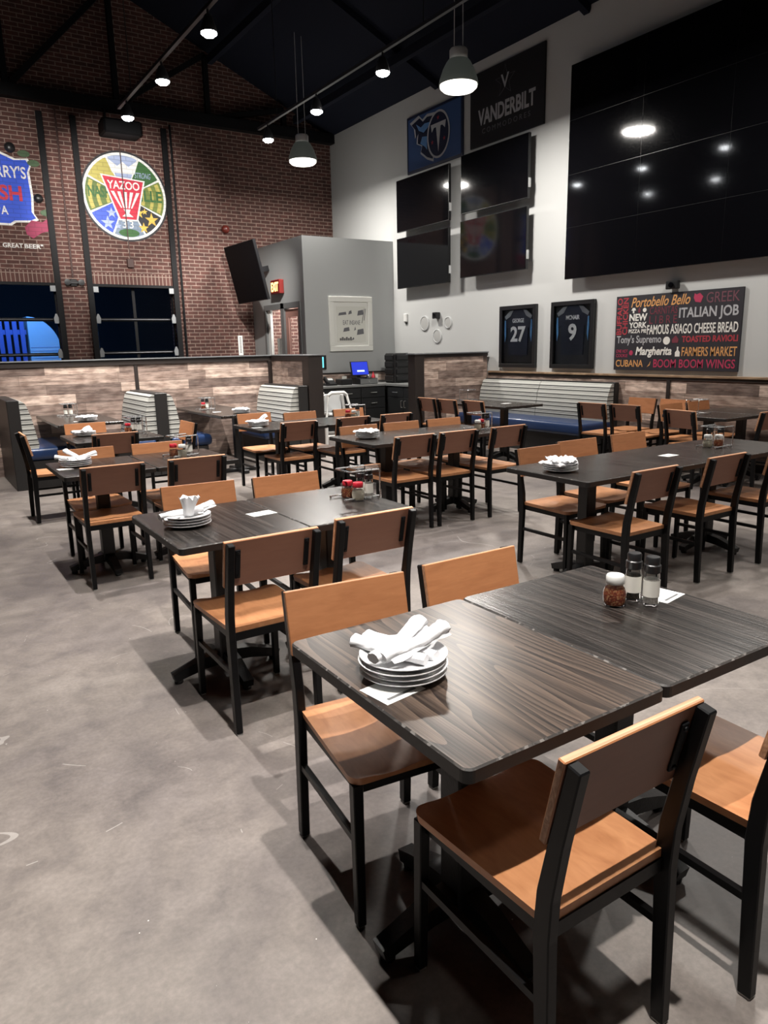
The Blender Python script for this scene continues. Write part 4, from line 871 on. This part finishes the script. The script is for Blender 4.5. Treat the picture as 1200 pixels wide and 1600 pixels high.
# ------------------------------------------------------------------ dining chairs
def seat_bm():
    nx, bm, top, bot = 16, BM(), {}, {}
    ys = [-.205+.385*j/12 for j in range(13)] + [.190, .199, .207, .214, .2195, .2235, .225]; ny = len(ys)-1; rc = .034
    for i in range(nx+1):
        for j, yy in enumerate(ys):
            u = i/nx*2-1; v = (yy+.205)/.43; hw = .186 + .017*v
            if yy > .225-rc: hw -= rc - math.sqrt(max(0, rc*rc-(yy-.225+rc)**2))
            th = max(0, 1-(abs(abs(u)-.46)/.48)**2)
            dip = -.008*math.sin(PI*min(1, max(0, v*1.05)))*th - .008*max(0, (v-.72)/.28)**2*th
            top[i, j] = bm.verts.new((u*hw, yy, .457+dip)); bot[i, j] = bm.verts.new((u*(hw-.003), yy-.003*(v > .5), .435))
    for i in range(nx):
        for j in range(ny):
            bm.faces.new((top[i, j], top[i+1, j], top[i+1, j+1], top[i, j+1])); bm.faces.new((bot[i, j], bot[i, j+1], bot[i+1, j+1], bot[i+1, j]))
    for i in range(nx):
        bm.faces.new((top[i, 0], bot[i, 0], bot[i+1, 0], top[i+1, 0])); bm.faces.new((top[i, ny], top[i+1, ny], bot[i+1, ny], bot[i, ny]))
    for j in range(ny):
        bm.faces.new((top[0, j], top[0, j+1], bot[0, j+1], bot[0, j])); bm.faces.new((top[nx, j], bot[nx, j], bot[nx, j+1], top[nx, j+1]))
    return bm
LEAN = [( -.222, 0), (-.214, .25), (-.208, .42), (-.214, .52), (-.238, .65), (-.275, .822)]
def rear_leg(s):
    bm = BM(); secs = []
    ring_tube(bm, [(s*.187, y, max(z, .006)) for y, z in LEAN], [rect(.028, d) for d in (.034, .040, .044, .042, .036, .032)])
    bmesh.ops.bevel(bm, geom=list(bm.edges), offset=.003, segments=1, affect='EDGES', clamp_overlap=True)
    box(bm, s*.187-.011, s*.187+.011, -.236, -.208, 0, .006, mat=1)
    return bm
def front_leg(s):
    bm = BM(); ring_tube(bm, [(s*.186, .212, .006), (s*.183, .205, .435)], [rect(.026, .026), rect(.030, .030)])
    bmesh.ops.bevel(bm, geom=list(bm.edges), offset=.0025, segments=1, affect='EDGES', clamp_overlap=True)
    box(bm, s*.186-.010, s*.186+.010, .202, .222, 0, .006, mat=1)
    return bm
def panel_bm():
    bm = BM(); a0 = math.atan2(.275-.238, .822-.65)
    box(bm, -.205, .205, -.009, .009, -.0985, .0985, bev=.0025)
    bm.normal_update()
    for f in bm.faces:
        n = f.normal
        if abs(n.x) > .8 or abs(n.z) > .8: f.material_index = 1
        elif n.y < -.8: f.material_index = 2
    return bm
def make_chair():
    t = thing('dining_chair', '', 'chair', (0, 0, 0), 0, 'wooden dining chairs with black metal frames')
    obj('seat', seat_bm(), M_SEATWOOD, t, True)
    ang = math.atan2(.275-.238, .822-.65)
    cz = .733; cy = -(.238+(cz-.65)*math.tan(ang)) + .017 + .010
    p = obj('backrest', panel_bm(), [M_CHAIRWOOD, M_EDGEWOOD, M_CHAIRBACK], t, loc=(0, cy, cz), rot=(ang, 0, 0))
    for s in (-1, 1):
        obj('leg', front_leg(s), [M_STEEL, M_GLIDE], t); obj('leg', rear_leg(s), [M_STEEL, M_GLIDE], t)
        b2 = box(BM(), s*.150-.011, s*.150+.011, -.016, -.009, -.062, .062, bev=.002)
        br = obj('bracket', b2, M_BLACKM, p)
        b3 = BM()
        for z in (-.05, .05): lathe(b3, [(0, 0), (.006, 0), (.006, .003), (.003, .005), (0, .005)], 10, (s*.150, z, 0))
        for v in b3.verts: v.co = Vector((v.co.x, -.016-v.co.z, v.co.y))
        obj('bolt', b3, M_STEEL, p)
        obj('side_stretcher', ring_tube(BM(), [(s*.187, -.20, .262), (s*.185, .20, .262)], [rect(.018, .020)]*2), M_STEEL, t)
    bm = BM()
    for s in (-1, 1): ring_tube(bm, [(s*.172, -.195, .418), (s*.172, .195, .418)], [rect(.018, .034)]*2)
    for y in (-.200, .196): ring_tube(bm, [(-.172, y, .418), (.172, y, .418)], [rect(.018, .034)]*2)
    obj('seat_frame', bm, M_STEEL, t)
    return t
R = math.radians
CHAIRS = [
 (1.086, 1.05, 0, 'wooden chair showing its back, tucked at the plate-laden corner of the grained table'),
 (1.69, .975, 0, 'wooden chair showing its back, cut by the picture edge below the grinders table'),
 (1.053, 1.655, 173.5, 'wooden chair facing us across the grained table, behind its plates'),
 (1.582, 1.645, 180, 'wooden chair facing us behind the chilli flake jar table'),
 (1.146, 2.842, 0, 'wooden chair showing its back at the table with upright folded napkin'),
 (1.675, 2.91, 0, 'wooden chair showing its back at the caddy of two red caps'),
 (1.272, 3.64, 176, 'wooden chair facing us behind plates with upright folded napkin'),
 (1.798, 3.60, 178, 'wooden chair facing us beyond the white card on its table'),
 (1.068, 5.158, 0, 'wooden chair showing its back before the three fanned napkin rolls'),
 (1.63, 5.14, 0, 'wooden chair showing its back before the wire caddy and cheese shaker'),
 (1.108, 5.69, 180, 'wooden chair facing us behind the three fanned napkin rolls'),
 (1.653, 5.68, 180, 'wooden chair facing us behind the wire caddy and cheese shaker'),
 (1.55, 7.13, 0, 'wooden chair showing its back at the square table by the booth'),
 (1.53, 7.86, 180, 'wooden chair facing us between square table and booth table'),
 (1.10, 7.47, -90, 'wooden chair seen side-on before the blue booth seat'),
 (2.17, 7.47, 90, 'wooden chair at the square table, before the double-sided booth bench'),
 (3.28, 6.86, 0, 'wooden chair showing its back in front of the wing wall bench'),
 (3.93, 6.88, 0, 'wooden chair showing its back before the white high chair'),
 (4.48, 6.88, 0, 'wooden chair showing its back in line with the counter corner'),
 (3.33, 7.62, 180, 'wooden chair facing us behind plates near the wing wall bench'),
 (3.80, 7.38, 180, 'wooden chair facing us before the wing wall post'),
 (4.44, 7.36, 180, 'wooden chair facing us behind the chrome caddy by the high chair'),
 (3.48, 5.13, 0, 'wooden chair showing its back, nearest the tall plate stack'),
 (3.94, 5.13, 0, 'wooden chair showing its back, middle of three at mid-room tables'),
 (4.51, 5.12, 0, 'wooden chair showing its back, closest of three to the wall bench'),
 (3.53, 5.62, 180, 'wooden chair facing us behind the tall plate stack'),
 (4.01, 5.61, 180, 'wooden chair facing us, middle of the mid-room tables'),
 (4.53, 5.60, 180, 'wooden chair facing us behind the white shaker, mid-room'),
 (3.58, 2.87, 0, 'wooden chair showing its back, end of longest table by plates'),
 (4.34, 2.90, 0, 'wooden chair showing its back at middle of longest table'),
 (5.05, 2.90, 0, 'wooden chair showing its back, past the caddy of longest table'),
 (3.748, 3.48, 180, 'wooden chair facing us behind crumpled napkins on longest table'),
 (4.23, 3.56, 180, 'wooden chair facing us beside crumpled napkins, half hidden'),
 (4.84, 3.58, 180, 'wooden chair facing us behind the white card on longest table'),
 (6.40, 8.33, -90, 'wooden chair against half wall end, farthest of three facing the wall bench'),
 (6.40, 7.87, -90, 'wooden chair in middle of three facing the wall bench'),
 (6.48, 7.41, -90, 'wooden chair of three facing wall bench, nearest the card table'),
 (7.22, 6.08, -87, 'wooden chair with back to us beside the blue bench end'),
 (7.27, 5.63, -86, 'wooden chair with back to us overlapping the bench end'),
 (7.77, 6.14, 90, 'wooden chair with back against wainscot, at the bench end'),
 (7.79, 5.67, 90, 'wooden chair with back against wainscot under the dark wall strip'),
 (7.49, 5.09, 180, 'wooden chair facing us behind the table at the wainscot'),
 (8.02, 5.09, 180, 'wooden chair facing us in the corner of wainscot table'),
 (7.08, 4.72, -97, 'wooden chair with back to us at the end of wainscot table'),
 (7.34, 4.30, 0, 'wooden chair with orange seat beyond caddy on longest table'),
]
c0 = None
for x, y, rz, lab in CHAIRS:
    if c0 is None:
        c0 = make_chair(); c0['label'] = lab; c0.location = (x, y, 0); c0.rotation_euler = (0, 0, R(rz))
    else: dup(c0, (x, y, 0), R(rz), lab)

# ------------------------------------------------------------------ plates, napkins, table things
plate_me = None; roll_me = []; fold_me = None
def plate_mesh():
    b2 = BM(); r = .109
    lathe(b2, [(0, .0015), (.055, .0015), (.060, 0), (.065, .002), (.085, .006), (r-.004, .0135), (r, .0155), (r, .0175), (r-.006, .0175), (.088, .0095), (.066, .005), (0, .0045)], 56)
    return mesh_of('plate', b2, M_WHITE, True)
def roll_mesh(seed):
    rnd = random.Random(seed); b2 = BM(); n = 14; pts, secs = [], []
    for i in range(n+1):
        u = i/n; pts.append(((u-.5)*.205, .004*math.sin(u*5+seed), .016+.003*math.sin(u*7+seed)))
        a = .0165 + .003*math.sin(u*PI) + (.007*max(0, u-.7)/.3); b_ = .013 + (.003*max(0, u-.7)/.3)
        ph_ = rnd.random()*6
        secs.append([(a*math.cos(2*PI*k/16)*(1+.09*math.sin(3*k+ph_)), b_*math.sin(2*PI*k/16)*(1+.09*math.sin(2*k+ph_))) for k in range(16)])
    ring_tube(b2, pts, secs)
    # the loose flap of the napkin along one side
    fl = [[b2.verts.new((-.09+.19*i/8, -.014-.012*j/2-.004*math.sin(i), .014-.0045*j+.002*math.sin(i*2+j))) for j in range(3)] for i in range(9)]
    for i in range(8):
        for j in range(2): b2.faces.new((fl[i][j], fl[i+1][j], fl[i+1][j+1], fl[i][j+1]))
    me = mesh_of('napkin_roll', b2, M_NAPKIN, True)
    return me
def fold_mesh(seed):
    rnd = random.Random(seed); b2 = BM(); n = 22; tp, bt = {}, {}
    for i in range(n+1):
        for j in range(n+1):
            u, v = i/n*2-1, j/n*2-1; e = max(abs(u), abs(v)); a = math.atan2(v, u)
            rr = .092*(1 + .10*math.sin(3*a+seed) + .07*math.sin(7*a+2*seed)); x, y = u*rr*1.02, v*rr*.9
            z = .020 + .006*math.sin(9*u+seed) * math.cos(7*v) + .004*math.sin(17*v+3*u) - .012*max(0, e-.72)/.28
            tp[i, j] = b2.verts.new((x, y, z)); bt[i, j] = b2.verts.new((x*.98, y*.98, max(.0005, z-.012-.01*(1-e))))
    for i in range(n):
        for j in range(n):
            b2.faces.new((tp[i, j], tp[i+1, j], tp[i+1, j+1], tp[i, j+1])); b2.faces.new((bt[i, j], bt[i, j+1], bt[i+1, j+1], bt[i+1, j]))
    for k in range(n):
        b2.faces.new((tp[k, 0], bt[k, 0], bt[k+1, 0], tp[k+1, 0])); b2.faces.new((tp[k, n], tp[k+1, n], bt[k+1, n], bt[k, n]))
        b2.faces.new((tp[0, k], tp[0, k+1], bt[0, k+1], bt[0, k])); b2.faces.new((tp[n, k], bt[n, k], bt[n, k+1], tp[n, k+1]))
    return mesh_of('folded_napkin', b2, M_NAPKIN, True)
PLATE = plate_mesh(); ROLLS = [roll_mesh(s) for s in (1, 4, 8)]; FOLDS = [fold_mesh(2), fold_mesh(5)]
def place(name, me, loc, rot, label, cat, group):
    o = bpy.data.objects.new(name, me); C.objects.link(o); o.location = loc; o.rotation_euler = rot; return tag(o, label, cat, group)
ORD = {1: ['single'], 2: ['bottom', 'top'], 3: ['bottom', 'middle', 'top'], 4: ['bottom', 'second lowest', 'second highest', 'top'], 5: ['bottom', 'second lowest', 'middle', 'second highest', 'top']}
def plates(x, y, n, where, lift=0):
    for k in range(n): place('dinner_plate', PLATE, (x+random.uniform(-.002, .002), y+random.uniform(-.002, .002), .7602+lift+k*.0128), (0, 0, random.uniform(0, 6)), 'white plate, %s of %d %s' % (ORD[n][k], n, where), 'plate', 'stacked white plates')
    return .7602+lift+(n-1)*.0128
def napkins(x, y, z, items, where, cx=True):
    for k, (kind, dx, dy, dz, rz, tilt, lab) in enumerate(items):
        if kind == 'r': place('napkin_roll', ROLLS[k % 3], (x+dx, y+dy, z+dz), (0, R(tilt), R(rz)), 'white napkin roll %s %s' % (lab, where), 'napkin', 'white napkin rolls on plates')
        else: place('folded_napkin', FOLDS[k % 2], (x+dx, y+dy, z+dz), (0, R(tilt), R(rz)), 'white crumpled napkin %s %s' % (lab, where), 'napkin', 'white folded napkins on plates')
def card(x, y, rz, lab, sx=.10, sy=.075):
    o = thing('table_card', lab, 'card', (x, y, .7602), R(rz), 'white cards on tables'); obj('card', box(BM(), -sx/2, sx/2, -sy/2, sy/2, 0, .0012), M_CARD, o); obj('print', box(BM(), -sx*.36, sx*.36, -sy*.36, -sy*.26, .0012, .0014), M_INK, o)
# nearest table
card(.865, 1.315, 8, 'white card half under the plates on the grained table', .12, .10)
PX, PY = .935, 1.372
zt = plates(PX, PY, 4, 'on the grained table', .0015)
napkins(PX, PY, zt+.006, [('r', -.030, .018, 0, 118, -3, 'lying underneath, nearer the table edge,'), ('r', .012, .030, .0, 112, -3, 'lying underneath, nearer the table middle,'), ('r', -.005, .010, .026, 22, -8, 'crossing on top, lower one,'), ('r', .020, -.022, .024, 8, -7, 'crossing on top, pointing at the jar,')], 'on the grained table')
def shaker(kind, loc, label):
    o = thing(kind[0], label, kind[1], loc, random.uniform(0, 6), 'shakers and grinders on tables')
    k = kind[2]
    if k == 'jar':
        b2 = BM(); lathe(b2, [(0, .001), (.030, .001), (.035, .010), (.036, .040), (.030, .062), (.024, .074), (.024, .082), (.0225, .082), (.0225, .073), (.028, .061), (.034, .040), (.033, .011), (.028, .004), (0, .004)], 28); obj('jar', b2, M_GLASS, o, True)
        b2 = BM(); lathe(b2, [(0, .0045), (.028, .005), (.0325, .012), (.0335, .040), (.029, .056), (0, .058)], 28); obj('filling', b2, kind[3], o, True)
        b2 = BM(); lathe(b2, [(.0265, .070), (.028, .072), (.028, .092), (.025, .097), (0, .099)], 28); obj('lid', b2, kind[4], o, True)
    else:
        b2 = BM(); lathe(b2, [(0, .001), (.021, .001), (.0235, .006), (.0235, .098), (.019, .108), (.0175, .108), (.0215, .096), (.0215, .008), (0, .005)], 24); obj('bottle', b2, M_GLASS, o, True)
        b2 = BM(); lathe(b2, [(0, .006), (.021, .008), (.021, .085), (0, .087)], 24); obj('filling', b2, kind[3], o, True)
        b2 = BM(); lathe(b2, [(.0243, .030), (.0246, .030), (.0246, .082), (.0243, .082)], 24); obj('label_band', b2, M_LABEL, o, True)
        b2 = BM(); lathe(b2, [(.0225, .104), (.0245, .106), (.0245, .128), (.021, .131), (.0215, .150), (.019, .154), (0, .155)], 24); obj('grinder_cap', b2, M_BPLAST, o, True)
    return o
K_FLAKE_W = ('flake_jar', 'shaker', 'jar', M_FLAKE, M_WPLAST); K_FLAKE_R = ('flake_jar', 'shaker', 'jar', M_FLAKE, M_RED); K_CHEESE_W = ('cheese_shaker', 'shaker', 'jar', M_CHEESE, M_WPLAST); K_CHEESE_R = ('cheese_shaker', 'shaker', 'jar', M_CHEESE, M_RED)
K_SALT = ('salt_grinder', 'grinder', 'g', M_SALT); K_PEP = ('pepper_grinder', 'grinder', 'g', M_PEPPER)
Z = .7602
shaker(K_FLAKE_W, (1.737, 1.39, Z), 'chilli flake jar with white lid beside two grinders, no caddy'); shaker(K_PEP, (1.815, 1.385, Z), 'black-capped pepper grinder between chilli flake jar and salt grinder'); shaker(K_SALT, (1.825, 1.325, Z), 'black-capped grinder with pale filling beside the white card')
card(1.925, 1.352, 10, 'white card behind the two grinders', .12, .085)
def caddy(x, y, rz, label, hook=True):
    o = thing('condiment_caddy', label, 'caddy', (x, y, Z), R(rz), 'chrome condiment caddies')
    for s in (-1, 1):
        obj('wire_side', tube(BM(), [(-.11, s*.075, .012), (.105, s*.075, .012), (.11, s*.075, .018), (.11, s*.075, .150), (.104, s*.075, .156), (-.07, s*.075, .156)], .0042, 8), M_CHROME, o, True)
        b2 = BM()
        for px in (-.11, .10): lathe(b2, [(0, 0), (.005, .001), (.007, .007), (.005, .014), (0, .016)], 10, (px, s*.075, 0))
        obj('foot', b2, M_CHROME, o, True)
    obj('wire_cross', tube(tube(BM(), [(.10, -.075, .012), (.10, .075, .012)], .0028, 6), [(-.06, -.075, .012), (-.06, .075, .012)], .0028, 6), M_CHROME, o, True)
    obj('wire_top', tube(BM(), [(-.07, -.075, .156), (-.075, -.07, .156), (-.075, .07, .156), (-.07, .075, .156)], .0042, 8), M_CHROME, o, True)
    obj('handle', tube(BM(), [(.0, -.075, .156), (.0, 0, .158), (.0, .075, .156)], .0028, 6), M_CHROME, o, True)
    return o
# second row
zt = plates(1.012, 3.24, 4, 'under an upright folded napkin')
napkins(1.012, 3.24, zt+.006, [('r', -.03, -.005, 0, 8, -2, 'lying flat below the upright one'), ('r', .05, .015, .0, 20, -12, 'lying to one side below the upright one')], 'on four plates')
bm = BM(); secs = []; pts = []
for z_, a_, b_, ruf in ((0, .024, .018, .02), (.025, .026, .019, .05), (.050, .033, .020, .12), (.070, .040, .020, .20), (.082, .045, .019, .28)):
    pts.append((z_*.12, -.05*z_, z_)); secs.append([(a_*math.cos(2*PI*k/32)*(1+ruf*.5*math.cos(8*PI*k/16)), b_*math.sin(2*PI*k/32)*(1+ruf*math.cos(8*PI*k/16+1))) for k in range(32)])
ring_tube(bm, pts, secs)
for v in bm.verts:
    if v.co.z > .076: v.co.z += .009*math.sin(v.co.x*260) + .006*math.sin(v.co.y*300)
o = obj('upright_napkin', bm, M_NAPKIN, None, True); o.location = (1.01, 3.215, zt+.016); tag(o, 'upright fan-folded white napkin on four stacked plates', 'napkin')
card(1.385, 3.25, 6, 'white card beside the seam of the red-cap caddy tables', .13, .085)
caddy(1.945, 3.285, 0, 'chrome caddy holding two red-capped shakers'); shaker(K_FLAKE_R, (1.908, 3.30, Z), 'red-capped chilli flake shaker in the two-red-caps caddy'); shaker(K_CHEESE_R, (1.925, 3.222, Z), 'red-capped grated cheese shaker in the two-red-caps caddy'); shaker(K_PEP, (1.99, 3.30, Z), 'pepper grinder at the back of the two-red-caps caddy'); shaker(K_SALT, (2.0, 3.235, Z), 'salt grinder with pale label in the two-red-caps caddy')
# third row
card(.86, 5.41, 5, 'white card under the plates with fanned napkin rolls')
zt = plates(.945, 5.49, 4, 'under three fanned napkin rolls', .0015)
napkins(.945, 5.49, zt+.006, [('r', -.03, .015, 0, 160, -4, 'lying across, outermost of the fan,'), ('r', -.005, .02, .018, 110, -16, 'middle of the fan, tipped up,'), ('r', .05, .0, .006, 15, -7, 'pointing to the caddy, last of the fan,')], 'before the blue booth')
caddy(1.71, 5.50, 15, 'chrome caddy with red cap, cheese shaker and grinder before booths'); shaker(K_FLAKE_R, (1.655, 5.50, Z), 'red-capped flake shaker in the caddy before the booths'); shaker(K_CHEESE_W, (1.70, 5.43, Z), 'white-lidded cheese shaker in the caddy before the booths'); shaker(K_SALT, (1.775, 5.49, Z), 'black-capped grinder in the caddy before the booths')
# square table at the booth
zt = plates(1.40, 7.50, 3, 'on the square table by the booth'); napkins(1.40, 7.50, zt+.006, [('r', -.02, .01, 0, 20, -2, 'lying lengthwise'), ('r', .01, -.02, .02, 60, -6, 'lying on top of another')], 'on the square table by the booth')
caddy(1.86, 7.45, 0, 'chrome caddy on the square table by the booth'); shaker(K_FLAKE_R, (1.805, 7.44, Z), 'red-capped shaker on the square table by the booth'); shaker(K_PEP, (1.865, 7.46, Z), 'pepper grinder on the square table by the booth'); shaker(K_SALT, (1.905, 7.41, Z), 'salt grinder on the square table by the booth')
# booth tables
zt = plates(1.76, 9.12, 4, 'on the booth table by the black-backed bench'); napkins(1.76, 9.12, zt+.007, [('f', 0, 0, 0, 20, 0, 'spread over the plates')], 'on the booth table by the black-backed bench')
card(1.66, 9.16, 0, 'white card on the booth table by the black-backed bench')
caddy(1.70, 10.05, 0, 'chrome caddy on the booth table by the black-backed bench'); shaker(K_PEP, (1.68, 10.02, Z), 'pepper grinder on booth table by the black-backed bench'); shaker(K_SALT, (1.735, 10.0, Z), 'salt grinder on booth table by the black-backed bench')
zt = plates(3.54, 8.75, 4, 'on the booth table facing the wing wall bench'); napkins(3.54, 8.75, zt+.007, [('f', 0, 0, 0, 50, 0, 'spread over the plates')], 'on the booth table facing the wing wall bench')
card(3.36, 9.15, 0, 'white card on the booth table facing the wing wall bench')
caddy(3.40, 9.68, 0, 'chrome caddy on the booth table facing the wing wall bench'); shaker(K_FLAKE_R, (3.365, 9.66, Z), 'red-capped shaker on booth table facing wing wall bench'); shaker(K_SALT, (3.41, 9.64, Z), 'salt grinder on booth table facing wing wall bench'); shaker(K_PEP, (3.38, 9.72, Z), 'pepper grinder on booth table facing wing wall bench')
# tables before the wing wall
zt = plates(3.05, 7.10, 4, 'on the table before the wing wall bench'); napkins(3.05, 7.10, zt+.007, [('f', 0, 0, 0, 10, 0, 'bunched on the plates'), ('r', .04, .0, .018, 40, -16, 'leaning over the bunched napkin')], 'on the table before the wing wall bench')
card(2.98, 6.98, 0, 'white card by plates before the wing wall bench')
caddy(4.20, 7.08, 0, 'chrome caddy on the table before the high chair'); shaker(K_CHEESE_W, (4.187, 7.05, Z), 'white shaker in the caddy before the high chair'); shaker(K_FLAKE_R, (4.15, 7.12, Z), 'red-capped shaker in the caddy before the high chair'); shaker(K_SALT, (4.24, 7.06, Z), 'salt grinder in the caddy before the high chair')
# mid-room tables
zt = plates(3.37, 5.45, 5, 'in the tall mid-room stack'); napkins(3.37, 5.45, zt+.007, [('f', 0, 0, 0, 30, 0, 'spread over the tall mid-room stack')], 'of plates')
caddy(4.53, 5.32, 0, 'chrome caddy on the mid-room tables'); shaker(K_CHEESE_W, (4.47, 5.25, Z), 'white-lidded cheese shaker on the mid-room tables'); shaker(K_FLAKE_R, (4.545, 5.29, Z), 'red-capped flake shaker on the mid-room tables'); shaker(K_SALT, (4.60, 5.27, Z), 'salt grinder on the mid-room tables')
# longest table
zt = plates(3.395, 3.185, 4, 'on the longest table'); napkins(3.395, 3.185, zt+.007, [('f', 0, 0, 0, 0, 0, 'lower one of two on'), ('f', .015, .0, .018, 55, 0, 'upper one of two on')], 'the longest table plates')
card(4.44, 3.155, 4, 'white card in the middle of the longest table', .13, .085)
caddy(5.05, 3.20, 0, 'chrome caddy at the end of the longest table'); shaker(K_CHEESE_W, (4.985, 3.215, Z), 'white cheese shaker on the longest table'); shaker(K_FLAKE_W, (5.045, 3.165, Z), 'white-lidded flake shaker on the longest table'); shaker(K_SALT, (5.065, 3.255, Z), 'grinder beside the white cheese shaker on the longest table'); shaker(K_PEP, (5.115, 3.195, Z), 'grinder beside the flake shaker on the longest table')
# wall bench and wainscot tables
card(6.82, 7.42, 0, 'white card on the table before the wall bench', .13, .085)
caddy(6.80, 5.0 if False else 8.2, 90, 'chrome caddy on the table beside the half wall')
caddy(7.22, 4.80, 180, 'chrome caddy on the table at the wainscot')
